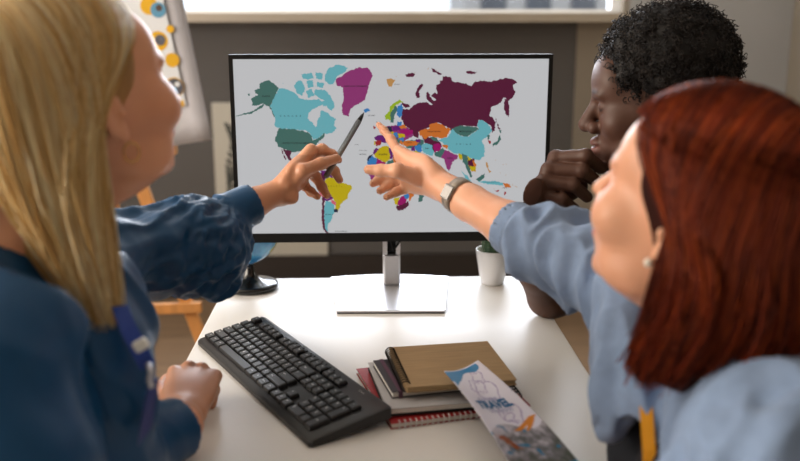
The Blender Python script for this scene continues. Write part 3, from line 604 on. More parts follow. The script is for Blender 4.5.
def disc(x, y, rpx, mi, h, px2=None):
    s, t = padxy(x, y); r_ = rpx * 2.8 / 880
    m_.add([onpad(s + r_ * math.cos(a), t + r_ * math.sin(a), h) for a in [2 * PI * k / 28 for k in range(28)]], [tuple(range(28))], mi)
for x, y, r_, mi in [(173, 60, 6.6, 1), (159, 41, 9, 1), (171, 29, 3.6, 1), (175, 87, 9.2, 1), (154, 98, 9, 1), (150, 6, 8, 1), (140, 40, 8, 1)]: disc(x, y, r_, mi, HP + .0005)
disc(175.5, 87, 8.2, 2, HP + .001); disc(174, 90, 3.4, 3, HP + .0015); disc(172.5, 85, 2.2, 4, HP + .0015); disc(178, 84, 2.4, 0, HP + .0015); disc(159, 10, 7, 3, HP + .001); disc(160, 8, 3, 4, HP + .0015); disc(161, 40, 5, 2, HP + .001)
s, t = padxy(185.5, 105.5); m_.add([onpad(s, t, HP + .0005), onpad(s + .2, t, HP + .0005), onpad(s + .2, t + .018, HP + .0005), onpad(s, t + .018, HP + .0005)], [(0, 1, 2, 3)], 1)
at_root(m_.build('printed_sheet', pr), fp)

# ---------------------------------------------------------------- botanical print on the wall
q0, q1 = PY(211, 103, YB - .03), PY(236, 260, YB - .03)
ps = empty('botanical_poster', (q0[0], YB - .02, q1[2])); tag(ps, 'cream poster with a dark leafy sprig, on the grey wall left of the monitor', 'poster')
x0 = q0[0]; z1 = q0[2]; z0 = q1[2] - .02
at_root(MB().box((x0, YB - .022, z0), (x0 + .52, YB - .002, z1), bev=.002).build('panel', mat('poster_cream', (188, 184, 172), .7)), ps)
m_ = MB(); ink = mat('print_dark_leaf', (58, 62, 58), .7)
def leaf(x, z, a, L, w):
    pts = []
    for k in range(9):
        t = k / 8; pts.append((t * L, w * math.sin(PI * t)))
    pts += [(t * L, -w * math.sin(PI * t)) for t in [k / 8 for k in range(7, 0, -1)]]
    m_.add([(x + p * math.cos(a) - q * math.sin(a), YB - .0225, z + p * math.sin(a) + q * math.cos(a)) for p, q in pts], [tuple(range(len(pts)))[::-1]])
for k in range(22):
    z = z1 - .12 - .028 * k; xx = x0 + .085 + .012 * math.sin(k * .5)
    leaf(xx, z, .9 + .2 * math.sin(k), .05, .010); leaf(xx, z, 2.2 + .2 * math.cos(k), .045, .010)
    m_.add([(xx - .002, YB - .0225, z - .03), (xx + .002, YB - .0225, z - .03), (xx + .002, YB - .0225, z), (xx - .002, YB - .0225, z)], [(0, 1, 2, 3)])
at_root(m_.build('leaf_print', ink), ps)

# ---------------------------------------------------------------- travel leaflet
TL, TR, BL, BR = PY(444, 371, 1.17), PY(478, 360, 1.21), PY(524, 489, .905), PY(602, 490, .95)
LW = .5 * (np.linalg.norm(TR - TL) + np.linalg.norm(BR - BL)); LH = np.linalg.norm(BL - TL)
def leaf_pt(a, c):     # a across 0..1, c down 0..1
    p = (TL * (1 - a) + TR * a) * (1 - c) + (BL * (1 - a) + BR * a) * c
    n = np.cross(TR - TL, BL - TL); n /= np.linalg.norm(n)
    if n[2] < 0: n = -n
    return p + n * (.010 * math.sin(PI * c) - .006 * math.sin(PI * a)) , n
NA, NC = 70, 260
V = []; Cc = []
def hashn(x, y):
    v = math.sin(x * 12.9898 + y * 78.233) * 43758.5453; return v - math.floor(v)
def vn(x, y):
    i, j = math.floor(x), math.floor(y); fx, fy = x - i, y - j; fx = fx * fx * (3 - 2 * fx); fy = fy * fy * (3 - 2 * fy)
    return (hashn(i, j) * (1 - fx) + hashn(i + 1, j) * fx) * (1 - fy) + (hashn(i, j + 1) * (1 - fx) + hashn(i + 1, j + 1) * fx) * fy
def leaflet_col(a, c):
    base = np.array(lin((236, 232, 246))[:3])
    lo = .075 + .05 * math.sin(a * 7 + .4) + .02 * math.sin(a * 17)       # blue wave at the top
    if c > .008 and c < .13 - .11 * a + .025 * math.sin(a * 10) and a < .90: base = np.array(lin((22, 132, 190))[:3])
    if .03 < a < .45 and c > .008 and c < .20 - a * .38: base = np.array(lin((22, 132, 190))[:3])
    # swirling contour lines
    for (ca, cc, r0) in ((.48, .20, .16), (.58, .25, .22), (.62, .46, .20), (.55, .49, .09), (.66, .12, .12)):
        d = math.hypot((a - ca), (c - cc) * 2.6) + .03 * math.sin(6 * math.atan2(c - cc, a - ca))
        if abs(d - r0) < .010: base = np.array(lin((168, 150, 196))[:3])
    if c > .50:                        # mountain photograph
        edge = .575 - .05 * math.sin(a * 5.5) - .10 * (a - .5)
        if c > edge:
            n = vn(a * 9, c * 26); n2 = vn(a * 23 + 7, c * 60)
            g_ = .55 * n + .45 * n2; e_ = (c - edge) * 2.2 + a * .5 - .25
            mist, rock, wood_ = np.array(lin((206, 200, 212))[:3]), np.array(lin((128, 126, 130))[:3]), np.array(lin((74, 84, 66))[:3])
            k_ = min(max((g_ + e_ * .8 - .38) * 2.3, 0), 1.8); base = mist * (1 - k_) + rock * k_ if k_ < 1 else rock * (2 - k_) + wood_ * (k_ - 1)
            if vn(a * 10 + 40, c * 30) > .84: base = np.array(lin((40, 130, 176))[:3])
    if math.hypot((a - .80 + (c - .56) * 3.2) * 1.0, (c - .565) * 1.1) < .045 or (abs(a - .84 + (c - .53) * 5) < .07 and .515 < c < .60): base = np.array(lin((230, 140, 20))[:3])
    if abs(a - .20 - (c - .68) * 2) < .08 and .64 < c < .73 and vn(a * 30, c * 60) > .3: base = np.array(lin((160, 84, 44))[:3])
    return base
for j in range(NC + 1):
    for i in range(NA + 1):
        p, _ = leaf_pt(i / NA, j / NC); V.append(p); Cc.append(leaflet_col(i / NA, j / NC))
Q = [(j * (NA + 1) + i, (j + 1) * (NA + 1) + i, (j + 1) * (NA + 1) + i + 1, j * (NA + 1) + i + 1) for j in range(NC) for i in range(NA)]
lf = npmesh('travel_leaflet', V, Q, mat('leaflet_print', (255, 255, 255), .35, attr='Col', coat=.2), colors=np.array(Cc))
tag(lf, 'travel leaflet with a blue wave and mountain photo, held out over the desk', 'leaflet')
sd = lf.modifiers.new('t', 'SOLIDIFY'); sd.thickness = .0006; sd.offset = -1
def leaf_text(t, a0, c0, size, m, nm, bold=.02):
    v, f = text_mesh(t, 1.0, bold); w0 = max(x for x, _, _ in v) - min(x for x, _, _ in v)
    s = size / w0; vs = []
    for x, y, _ in v:
        p, n = leaf_pt(a0 + x * s / LW, c0 - y * s * 1.5 / LH); vs.append(p + n * .0006)
    mb = MB(); mb.add(vs, f); o = mb.build(nm, m); o.parent = lf; return o
leaf_text('TRAVEL', .46, .385, .66 * LW, mat('print_teal', (16, 100, 150), .5), 'title', .05)
leaf_text('discover', .42, .33, .40 * LW, mat('print_lilac', (150, 150, 190), .5), 'subtitle', 0)
leaf_text('the world', .50, .435, .42 * LW, mat('print_lilac', (150, 150, 190), .5), 'subtitle', 0)
print('leaflet', LW, LH)
# ---------------------------------------------------------------- implicit-surface modelling for bodies, hair and clothes
def A(*p): return np.array(p, np.float64)
def unit(v): v = np.asarray(v, float); return v / (np.linalg.norm(v) + 1e-12)
class Vol:
    def __init__(s, lo, hi, h):
        s.lo = np.array(lo, float); s.h = h; s.n = np.ceil((np.array(hi) - s.lo) / h).astype(int) + 1
        s.F = np.full(s.n, 1.0, np.float32)
    def _sub(s, lo, hi):
        a = np.maximum(np.floor((lo - s.lo) / s.h).astype(int), 0); b_ = np.minimum(np.ceil((hi - s.lo) / s.h).astype(int) + 1, s.n)
        if np.any(b_ <= a): return None
        sl = tuple(slice(a[i], b_[i]) for i in range(3))
        g = [(s.lo[i] + s.h * np.arange(a[i], b_[i])).astype(np.float32) for i in range(3)]
        return sl, g[0][:, None, None], g[1][None, :, None], g[2][None, None, :]
    def op(s, lo, hi, fn, k, mode):
        m = abs(k) + 3 * s.h; q = s._sub(np.array(lo) - m, np.array(hi) + m)
        if q is None: return s
        sl, X, Y, Z = q; d = fn(X, Y, Z); f = s.F[sl]
        if mode == 'add':
            if k > 0:
                t = np.clip(.5 + .5 * (f - d) / k, 0, 1); s.F[sl] = f * (1 - t) + d * t - k * t * (1 - t)
            else: s.F[sl] = np.minimum(f, d)
        elif mode == 'sub':
            d = -d
            if k > 0:
                t = np.clip(.5 - .5 * (f - d) / k, 0, 1); s.F[sl] = f * (1 - t) + d * t + k * t * (1 - t)
            else: s.F[sl] = np.maximum(f, d)
        return s
    def cone(s, a, b, r1, r2=None, k=.01, mode='add', flat=None):
        """tapered capsule; flat=(axis, factor) squeezes the section along axis"""
        a = np.array(a, float); b = np.array(b, float); r2 = r1 if r2 is None else r2; ba = b - a; L2 = ba @ ba + 1e-12
        R = max(r1, r2) * 1.05
        if flat is not None: ax = unit(flat[0]); fc = flat[1]
        def fn(X, Y, Z):
            px, py, pz = X - a[0], Y - a[1], Z - a[2]
            t = np.clip((px * ba[0] + py * ba[1] + pz * ba[2]) / L2, 0, 1)
            qx, qy, qz = px - t * ba[0], py - t * ba[1], pz - t * ba[2]
            if flat is not None:
                w = qx * ax[0] + qy * ax[1] + qz * ax[2]
                e = np.sqrt(np.maximum(qx * qx + qy * qy + qz * qz - w * w + (w / fc) ** 2, 0))
                return (e - (r1 + (r2 - r1) * t)) * min(fc, 1.0)
            return np.sqrt(qx * qx + qy * qy + qz * qz) - (r1 + (r2 - r1) * t)
        RR = R * (max(1, flat[1]) if flat is not None else 1)
        return s.op(np.minimum(a, b) - RR, np.maximum(a, b) + RR, fn, k, mode)
    def chain(s, pts, rs, k=.01, mode='add', flat=None):
        for i in range(len(pts) - 1): s.cone(pts[i], pts[i + 1], rs[i], rs[i + 1], k, mode, flat)
        return s
    def ell(s, c, r, R=None, k=.01, mode='add'):
        c = np.array(c, float); r = np.array(r, float); R = np.eye(3) if R is None else R   # columns of R are the axes
        def fn(X, Y, Z):
            x, y, z = X - c[0], Y - c[1], Z - c[2]
            k0 = 0; k1 = 0
            for i in range(3):
                w = x * R[0, i] + y * R[1, i] + z * R[2, i]
                k0 = k0 + (w / r[i]) ** 2; k1 = k1 + (w / r[i] ** 2) ** 2
            k0 = np.sqrt(k0); k1 = np.sqrt(k1) + 1e-9
            return k0 * (k0 - 1) / k1
        e = np.sqrt(((R * r[None, :]) ** 2).sum(1))
        return s.op(c - e, c + e, fn, k, mode)
    def cutplane(s, p, n, lo, hi, k=.002):
        """remove everything on the side n points to, inside lo..hi"""
        p = np.array(p, float); n = unit(n)
        return s.op(np.array(lo), np.array(hi), lambda X, Y, Z: -((X - p[0]) * n[0] + (Y - p[1]) * n[1] + (Z - p[2]) * n[2]), k, 'sub')
    def mesh(s):
        F = s.F; I = F < 0
        if not I.any(): return np.zeros((0, 3)), np.zeros((0, 4), int)
        w = np.argwhere(I.any((1, 2))); x0, x1 = max(w[0, 0] - 2, 0), w[-1, 0] + 3
        w = np.argwhere(I.any((0, 2))); y0, y1 = max(w[0, 0] - 2, 0), w[-1, 0] + 3
        w = np.argwhere(I.any((0, 1))); z0, z1 = max(w[0, 0] - 2, 0), w[-1, 0] + 3
        F = F[x0:x1, y0:y1, z0:z1].copy(); off = s.lo + s.h * np.array([x0, y0, z0])
        for ax in range(3):
            sl = [slice(None)] * 3; sl[ax] = 0; F[tuple(sl)] = np.maximum(F[tuple(sl)], s.h)
            sl[ax] = -1; F[tuple(sl)] = np.maximum(F[tuple(sl)], s.h)
        I = (F < 0)
        c = np.zeros(tuple(d - 1 for d in F.shape), np.uint8)
        sh = [(i, j, k) for i in (0, 1) for j in (0, 1) for k in (0, 1)]
        nx, ny, nz = c.shape
        for i, j, k in sh: c += I[i:i + nx, j:j + ny, k:k + nz]
        act = (c > 0) & (c < 8); idx = np.full(c.shape, -1, np.int32); P = np.argwhere(act); idx[act] = np.arange(len(P))
        vals = {t: F[P[:, 0] + t[0], P[:, 1] + t[1], P[:, 2] + t[2]].astype(np.float64) for t in sh}
        acc = np.zeros((len(P), 3)); cnt = np.zeros(len(P))
        for a in sh:
            for ax in range(3):
                if a[ax] == 1: continue
                b_ = list(a); b_[ax] = 1; b_ = tuple(b_); va, vb = vals[a], vals[b_]; m = (va < 0) != (vb < 0)
                t = np.where(m, va / (va - vb + 1e-20), 0); q = np.tile(np.array(a, float), (len(P), 1)); q[:, ax] = t
                acc += q * m[:, None]; cnt += m
        V = off + s.h * (P + acc / cnt[:, None])
        Q = []
        for ax in range(3):
            o1, o2 = [(1, 2), (2, 0), (0, 1)][ax]
            lo = [slice(1, None)] * 3; hi = [slice(1, None)] * 3
            a_ = [slice(1, -1)] * 3; a_[ax] = slice(0, -1); b2 = [slice(1, -1)] * 3; b2[ax] = slice(1, None)
            ia, ib = I[tuple(a_)], I[tuple(b2)]; base = np.zeros(3, int); base[o1] = 1; base[o2] = 1
            for sgn in (True, False):
                e = np.argwhere((ia == sgn) & (ib != sgn)) + base
                def g(d1, d2):
                    w = e.copy(); w[:, o1] += d1; w[:, o2] += d2; return idx[w[:, 0], w[:, 1], w[:, 2]]
                q = [g(-1, -1), g(0, -1), g(0, 0), g(-1, 0)]
                if not sgn: q = q[::-1]
                Q.append(np.stack(q, 1))
        Q = np.concatenate(Q); Q = Q[(Q >= 0).all(1)]
        return V, Q
def relax(V, Q, it=1, lam=.5):
    V = V.copy()
    for _ in range(it):
        acc = np.zeros_like(V); cnt = np.zeros(len(V))
        for a, b_ in ((0, 1), (1, 2), (2, 3), (3, 0)):
            np.add.at(acc, Q[:, a], V[Q[:, b_]]); np.add.at(acc, Q[:, b_], V[Q[:, a]]); np.add.at(cnt, Q[:, a], 1); np.add.at(cnt, Q[:, b_], 1)
        V = V * (1 - lam) + lam * acc / np.maximum(cnt, 1)[:, None]
    return V
def normals(V, Q):
    n = np.cross(V[Q[:, 2]] - V[Q[:, 0]], V[Q[:, 3]] - V[Q[:, 1]]); N = np.zeros_like(V)
    for k in range(4): np.add.at(N, Q[:, k], n)
    return N / (np.linalg.norm(N, axis=1, keepdims=True) + 1e-12)
_lat = np.random.default_rng(3).random((64, 64, 64))
def noise(P, f=1.0, seed=0):
    q = P * f + seed * 17.31; i = np.floor(q).astype(int); t = q - i; t = t * t * (3 - 2 * t); i = i % 64; j = (i + 1) % 64
    r = 0
    for a in (0, 1):
        for b_ in (0, 1):
            for c in (0, 1):
                w = (t[:, 0] if a else 1 - t[:, 0]) * (t[:, 1] if b_ else 1 - t[:, 1]) * (t[:, 2] if c else 1 - t[:, 2])
                r = r + w * _lat[(j if a else i)[:, 0], (j if b_ else i)[:, 1], (j if c else i)[:, 2]]
    return r * 2 - 1
def folds(P, axis, f1, f2, seed=0):
    """sharp-crested folds that run along axis: f1 low frequency along it, f2 across"""
    ax = unit(axis); s_ = P @ ax; perp = P - np.outer(s_, ax)
    q = perp * f2 + np.outer(s_, ax) * f1
    w = noise(P * 5, 1, seed + 5)[:, None] * .35
    n = noise(q + w, 1, seed); return 1 - np.abs(n) * 2.2
def frame(fwd, up=(0, 0, 1)):
    """columns right, forward, up"""
    y = unit(fwd); x = unit(np.cross(y, up)); z = np.cross(x, y); return np.stack([x, y, z], 1)

def head_frame(center, phi, pitch=0, roll=0):
    """phi: facing direction clockwise from +Y (degrees), pitch up, roll to the right"""
    p, t, r_ = map(math.radians, (phi, pitch, roll))
    f = np.array([math.sin(p) * math.cos(t), math.cos(p) * math.cos(t), math.sin(t)])
    x = np.array([math.cos(p), -math.sin(p), 0]); z = np.cross(x, f)
    x2 = x * math.cos(r_) - z * math.sin(r_); z2 = x * math.sin(r_) + z * math.cos(r_)
    return np.array(center, float), np.stack([x2, f, z2], 1)
def build_head(v, C0, R, fem=1.0, nose=1.0, lips=1.0, neck_to=None, neck_r=.052, jaw=1.0, cheek=1.0, nr=1.0):
    T = lambda x, y, z: C0 + R @ np.array([x, y, z])
    v.ell(T(0, -.012, .040), (.076, .098, .086), R, .02)
    v.ell(T(0, .030, -.030), (.063 * jaw, .062, .083), R, .03)
    v.ell(T(0, .068, .048), (.056, .030, .045), R, .03)                       # forehead
    for s_ in (-1, 1):
        v.ell(T(s_ * .040, .066, -.018), (.027 * cheek, .024 * cheek, .024 * cheek), R, .022)           # cheekbone
        v.ell(T(s_ * .046, .035, -.072), (.020, .034, .020), R, .025)         # jaw corner
        v.ell(T(s_ * .026, .089, .030), (.022, .009, .008), R, .012)          # brow
    v.ell(T(0, .078, -.096), (.022, .018, .017), R, .022)                     # chin
    v.ell(T(0, .078, -.060), (.030, .022, .024), R, .018)                     # muzzle
    for s_ in (-1, 1): v.ell(T(s_ * .031, .102, .011), (.019, .016, .012), R, .012, 'sub')
    for s_ in (-1, 1): v.ell(T(s_ * .031, .079, .011), (.0145, .0145, .0125), R, .003)  # closed lid volume
    v.cone(T(0, .092, .020), T(0, .112 + .006 * nose - .003 * (nr - 1) * 3, -.019), .0085, .0105 * (nose if nr == 1 else nr * .95), .010)
    for s_ in (-1, 1): v.ell(T(s_ * .0125 * nr, .102, -.025), (.0085 * nr, .011, .0078 * nr), R, .007)
    
    v.ell(T(0, .0985, -.0505), (.022, .0085 * lips, .0062 * lips), R, .006)
    v.ell(T(0, .0965, -.0640), (.019, .0095 * lips, .0075 * lips), R, .006)
    v.ell(T(0, .106, -.0570), (.023, .010, .0016), R, .003, 'sub')
    for s_ in (-1, 1):                                                         # ears
        er = R @ np.array([[math.cos(.35), -math.sin(.35) * s_, 0], [math.sin(.35) * s_, math.cos(.35), 0], [0, 0, 1.0]])
        v.ell(T(s_ * .079, -.008, .004), (.0055, .017, .028), er, .006); v.ell(T(s_ * .077, -.001, -.022), (.0055, .0085, .011), er, .006)
        v.ell(T(s_ * .085, -.005, .006), (.0055, .0085, .016), er, .003, 'sub')
        v.ell(T(s_ * .080, .004, .000), (.004, .004, .006), R, .004)
    if neck_to is not None:
        nt_ = np.array(neck_to); v.cone(T(0, -.022, -.050), nt_, neck_r, neck_r * 1.12, .03)
        v.cone(T(.0, .035, -.075), nt_ + R[:, 1] * .02, .030, .035, .03)
    return T
def lip_tint(V, C0, R, Cc, c, w=1.0):
    q = (V - C0) @ R
    d = np.sqrt((q[:, 0] / .024) ** 2 + ((q[:, 1] - .103) / .014) ** 2 + ((q[:, 2] + .0575) / .0145) ** 2)
    t = np.clip(1.25 - d, 0, 1)[:, None] * w; t = np.minimum(t * 2, 1) * w
    return Cc * (1 - t) + np.array(lin(c)[:3]) * t
def lash_tint(V, C0, R, Cc, c):
    q = (V - C0) @ R
    for s_ in (-1, 1):
        x = (q[:, 0] * s_ - .031) / .0135; z = (q[:, 2] - .0045 - .0035 * (x * x)) / .0016
        t = np.clip(1.4 - np.sqrt(x ** 4 + z ** 2), 0, 1) * (q[:, 1] > .06)
        Cc = Cc * (1 - .85 * t[:, None]) + np.array(lin(c)[:3]) * .85 * t[:, None]
    return Cc
def brow_tint(V, C0, R, Cc, c):
    q = (V - C0) @ R
    for s_ in (-1, 1):
        x = (q[:, 0] * s_ - .030) / .020; z = (q[:, 2] - .034 - .003 * (1 - x * x)) / .0042
        t = np.clip(1.3 - np.sqrt(x ** 2 + z ** 2), 0, 1) * (q[:, 1] > .04)
        Cc = Cc * (1 - .8 * t[:, None]) + np.array(lin(c)[:3]) * .8 * t[:, None]
    return Cc
def skin_cols(V, c, seed=0, amp=.10):
    base = np.array(lin(c)[:3]); n = noise(V, 26, seed) * .6 + noise(V, 70, seed + 1) * .4
    Cc = base[None, :] * (1 + amp * n)[:, None]; Cc[:, 1:] *= (1 - .04 * noise(V, 18, seed + 2))[:, None]; return Cc
def hand(v, wrist, knuck, side, digits, rw=.024, k=.006, palm_t=.62, rk=None):
    """wrist -> knuckle centre; side = unit vector from little finger to index knuckle; digits: list of (points, radii)"""
    wrist, knuck, side = np.array(wrist), np.array(knuck), unit(side); ax = unit(knuck - wrist); nrm = unit(np.cross(ax, side))
    L = np.linalg.norm(knuck - wrist)
    for t, o in ((-.030, .7), (-.011, 1), (.010, 1), (.029, .9)):
        v.cone(wrist + side * t * .55, knuck + side * t, .0145, .0105, .012, flat=None)
    v.ell(wrist + ax * L * .55, (.034, L * .50, .0145), np.stack([side, ax, nrm], 1), .012)
    for pts, rs in digits:
        v.chain([np.array(p) for p in pts], rs, k)
        # slight knuckle swellings
        for p, r_ in list(zip(pts, rs))[1:-1]: v.ell(p, (r_ * 1.08,) * 3, None, .004)
SKIN = {}
def skin_mat(name, rough=.48, sss=.08, bump=.12):
    return mat(name, (255, 255, 255), rough, attr='Col', sss=sss, bump=bump, bscale=350, bdist=.0006)
def nails(nm, list_, c, parent):
    """list_: (tip point, direction, outward normal, radius)"""
    m_ = MB()
    for tip, d, n, r_ in list_:
        tip = np.array(tip); d = unit(d); n = unit(n - d * (np.dot(n, d))); s_ = np.cross(d, n); vs = []; fs = []
        NU, NV = 7, 5
        for j in range(NV):
            y = (-1.25 + 1.9 * j / (NV - 1)) * r_
            for i in range(NU):
                a = (-1 + 2 * i / (NU - 1)) * .85; w = 1 if j < NV - 1 else .8
                vs.append(tip + d * y + n * (r_ * 1.04 * math.cos(a * w) - max(0, y) * .25) + s_ * r_ * .95 * math.sin(a * w))
        m_.add(vs, [(j * NU + i, j * NU + i + 1, (j + 1) * NU + i + 1, (j + 1) * NU + i) for j in range(NV - 1) for i in range(NU - 1)], 0, True)
    return m_.build(nm, mat('nail_' + nm + c[0], c[1], .3), parent)

# strands: (n, k, 3) polylines -> one mesh of thin three-sided tubes
def strand_mesh(S, r0, r1, tone):
    n, k, _ = S.shape; T = np.gradient(S, axis=1); T /= np.linalg.norm(T, axis=2, keepdims=True) + 1e-9
    ref = np.array([.3, .5, .8]); X = np.cross(T, ref); X /= np.linalg.norm(X, axis=2, keepdims=True) + 1e-9; Y = np.cross(T, X)
    rr = np.linspace(1, 0, k) ** .6; rad = (r1 + (r0 - r1) * rr)[None, :, None]
    V = np.stack([S + rad * (math.cos(a) * X + math.sin(a) * Y) for a in (0, 2.094, 4.189)], 2)   # n,k,3,3
    idx = np.arange(n * k * 3).reshape(n, k, 3); Q = []
    for c in range(3):
        d = (c + 1) % 3; Q.append(np.stack([idx[:, :-1, c], idx[:, :-1, d], idx[:, 1:, d], idx[:, 1:, c]], -1).reshape(-1, 4))
    return V.reshape(-1, 3), np.concatenate(Q), np.repeat(tone, k * 3, axis=0)
def hair_mat(name, rough=.34, trans=.35):
    m = mat(name, (255, 255, 255), rough, attr='Col', spec=.35)
    nt = m.node_tree
    if not any(n.type == 'BSDF_TRANSLUCENT' for n in nt.nodes):      # thin strands let light through
        at = next(n for n in nt.nodes if n.type == 'ATTRIBUTE'); b = nt.nodes['Principled BSDF']; out = next(n for n in nt.nodes if n.type == 'OUTPUT_MATERIAL')
        t = nt.nodes.new('ShaderNodeBsdfTranslucent'); g_ = nt.nodes.new('ShaderNodeGamma'); g_.inputs[1].default_value = .75; mx = nt.nodes.new('ShaderNodeMixShader'); mx.inputs[0].default_value = trans
        nt.links.new(at.outputs['Color'], g_.inputs[0]); nt.links.new(g_.outputs[0], t.inputs['Color']); nt.links.new(b.outputs[0], mx.inputs[1]); nt.links.new(t.outputs[0], mx.inputs[2]); nt.links.new(mx.outputs[0], out.inputs[0])
    return m
def join(parts):
    Vs, Qs, Cs = [], [], []; o = 0
    for V, Q, C_ in parts: Vs.append(V); Qs.append(Q + o); Cs.append(C_); o += len(V)
    return np.concatenate(Vs), np.concatenate(Qs), np.concatenate(Cs)
def cloth_mesh(v, parent, name, m, disp=None, it=2, colors=None):
    V, Q = v.mesh(); V = relax(V, Q, it)
    if disp is not None:
        N = normals(V, Q); V = V + N * disp(V)[:, None]; V = relax(V, Q, 1, .3)
    return npmesh(name, V, Q, m, parent, colors(V) if colors else None)
# ================================================================ PEOPLE
H = .0028
def hair_strands(C0, R, n, side_w, length_fn, tones, radii=(.088, .108, .094), cen=(0, -.014, .044), front=58, seed=1, K=26, drift=.03, wave=.004, flare=0.0, back_pull=0.0, top_off=0.0, r=(.0011, .0005), sweep=80, sweepL=None, wp=2.0, y0m=.80, lock=None, lockw=.5, lockp=2.0):
    g = np.random.default_rng(seed); S = np.zeros((n, K, 3)); T = np.zeros((n, 3))
    f = unit(R[:, 1] * A(1, 1, 0)); rx = unit(R[:, 0] * A(1, 1, 0)); cen = np.array(cen); radii = np.array(radii)
    for i in range(n):
        s_ = 1 if g.random() < side_w else -1
        a0 = math.radians(g.uniform(8, 178)); lay = g.uniform(.93, 1.03)
        y0 = y0m * math.cos(a0)            # where along the parting it starts
        sw = sweep if (s_ > 0 or sweepL is None) else sweepL
        wq = wp * g.uniform(.75, 2.0)
        a1 = max(a0, math.radians(sw + g.uniform(-4, 16))) if a0 < math.radians(sw) else a0 + math.radians(g.uniform(-4, 4))
        kS = int(K * .5); pts = []
        for k in range(kS):
            t = k / (kS - 1); b_ = math.radians(10 + 88 * t)
            w = t ** wq if a0 < math.radians(sw) else t
            aa = a0 + (a1 - a0) * w
            # position on the scalp ellipsoid, swept from the parting outward
            p = A(s_ * math.sin(aa) * math.sin(b_), math.cos(aa) * math.sin(b_) * (1 - .0) , math.cos(b_))
            q = A(s_ * .05, y0, math.sqrt(max(1 - y0 * y0, .05))); ww = min(1, t * 1.9); p = unit(q * (1 - ww) + p * ww)
            pts.append(C0 + R @ (cen + radii * p * lay))
        p = pts[-1].copy(); zend = length_fn(s_, math.degrees(a1)) + (g.normal(0, .010) if lock is None else abs(g.normal(0, .028))); Lz = p[2] - zend
        ph = g.uniform(0, 6.28); wv = wave * (4.5 if g.random() < .03 else 1)
        d0 = unit(pts[-1] - pts[-2])
        out = unit((p - C0) * A(1, 1, 0))
        for k in range(K - kS):
            t = (k + 1) / (K - kS)
            q = p + A(0, 0, -Lz * t) + f * drift * t * t * (1 if math.degrees(a1) < 130 else .2) + out * flare * math.sin(PI * t)
            q = q + d0 * A(1, 1, 0) * .02 * min(t * 3, 1)
            q = q - f * back_pull * t
            q = q + rx * wv * math.sin(ph + 5 * t) * t + f * wv * math.cos(ph * 2 + 4 * t) * t
            if lock is not None and s_ == lock[0]: q = q + (lock[1] - q) * A(1, 1, 0) * lockw * t ** lockp
            pts.append(q)
        S[i] = pts; T[i] = tones[g.integers(0, len(tones))] * g.uniform(.8, 1.2)
    # clump neighbouring strands a little
    for _ in range(5): S[:, 1:-1] = .25 * S[:, :-2] + .5 * S[:, 1:-1] + .25 * S[:, 2:]
    return strand_mesh(S, r[0], r[1], T), S
def tone(*cs): return [np.array(lin(c)[:3]) for c in cs]
def shirt_tone(V, c, amp=.06, f=9):
    b_ = np.array(lin(c)[:3]); return b_[None, :] * (1 + amp * noise(V, f, 4))[:, None]

def lower_body(hip, fwd, seat_z, trouser, shoe, parent, knee_d=.42, spread=.10, foot_d=.05, name='trousers'):
    """seated legs: trousers and shoes"""
    hip = np.array(hip); f = unit(np.array(fwd) * A(1, 1, 0)); x = np.cross(f, A(0, 0, 1))
    v = Vol(hip + A(-.62, -.62, -.60), hip + A(.62, .62, .22), .009)
    v.ell(hip + A(0, 0, .03), (.165, .12, .11), frame(f), .03)
    shoes = []
    for s_ in (-1, 1):
        a = hip + x * s_ * .085; kn = hip + f * knee_d + x * s_ * spread + A(0, 0, .02); an = A(kn[0], kn[1], .10) + f * foot_d - A(0, 0, 0)
        v.cone(a, kn, .085, .062, .04); v.cone(kn, an, .060, .046, .02)
        shoes.append((an, f, s_))
    cloth_mesh(v, parent, name, trouser, lambda V: .004 * folds(V, f, 5, 16, 2))
    for an, f, s_ in shoes:
        w = Vol(an + A(-.3, -.3, -.12), an + A(.3, .3, .1), .007)
        Rr = frame(f); w.ell(A(an[0], an[1], .035) + f * .07, (.046, .135, .035), Rr, .01); w.cone(an + A(0, 0, -.02), A(an[0], an[1], .05), .042, .045, .02)
        w.cutplane((0, 0, .004), (0, 0, -1), an + A(-.3, -.3, -.12), an + A(.3, .3, -.05), .002)
        cloth_mesh(w, parent, 'shoe', shoe, it=1)
def stool(x, y, seat_z, label, rz=0):
    r_ = empty('stool', (x, y, 0), rz); tag(r_, label, 'stool', None)
    MB().lathe([(0, seat_z - .05), (.17, seat_z - .05), (.185, seat_z - .04), (.19, seat_z - .015), (.18, seat_z), (0, seat_z)], 40).build('seat', mat('stool_seat', (60, 60, 64), .6), r_)
    for k in range(4):
        a = PI / 4 + k * PI / 2; m_ = MB(); m_.tube([(.13 * math.cos(a), .13 * math.sin(a), seat_z - .05), (.20 * math.cos(a), .20 * math.sin(a), 0)], .012, 10); m_.build('leg', edge_m, r_)

# ---------------------------------------------------------------- 1: woman with long blond hair
P1 = empty('person', (-.47, .93, 0)); tag(P1, 'woman with long blond hair and blue satin blouse, holding a pen up to the map', 'person')
def own(o, root): return at_root(o, root)
HC1 = PD(80, 108, .99)
C1, R1 = head_frame(HC1, 43, 15, 2)
f1 = unit(A(.75, .66, 0)); x1 = np.cross(f1, A(0, 0, 1))
ctr1 = A(-.462, .925, 0)
shR1 = ctr1 + x1 * .165 + A(0, 0, .985); shL1 = ctr1 - x1 * .165 + A(0, 0, .995)
nb1 = A(-.418, .945, 1.03)
v = Vol((-.75, .60, .62), (.06, 1.62, 1.36), H)
build_head(v, C1, R1, nose=.85, neck_to=nb1, neck_r=.043, jaw=1.0, cheek=1.3)
# torso core hidden by the blouse keeps everything one surface
v.ell(ctr1 + A(0, 0, .90), (.15, .085, .14), frame(f1), .04)
v.chain([shR1, ctr1 + A(0, 0, .985), shL1], [.04, .06, .04], .04)
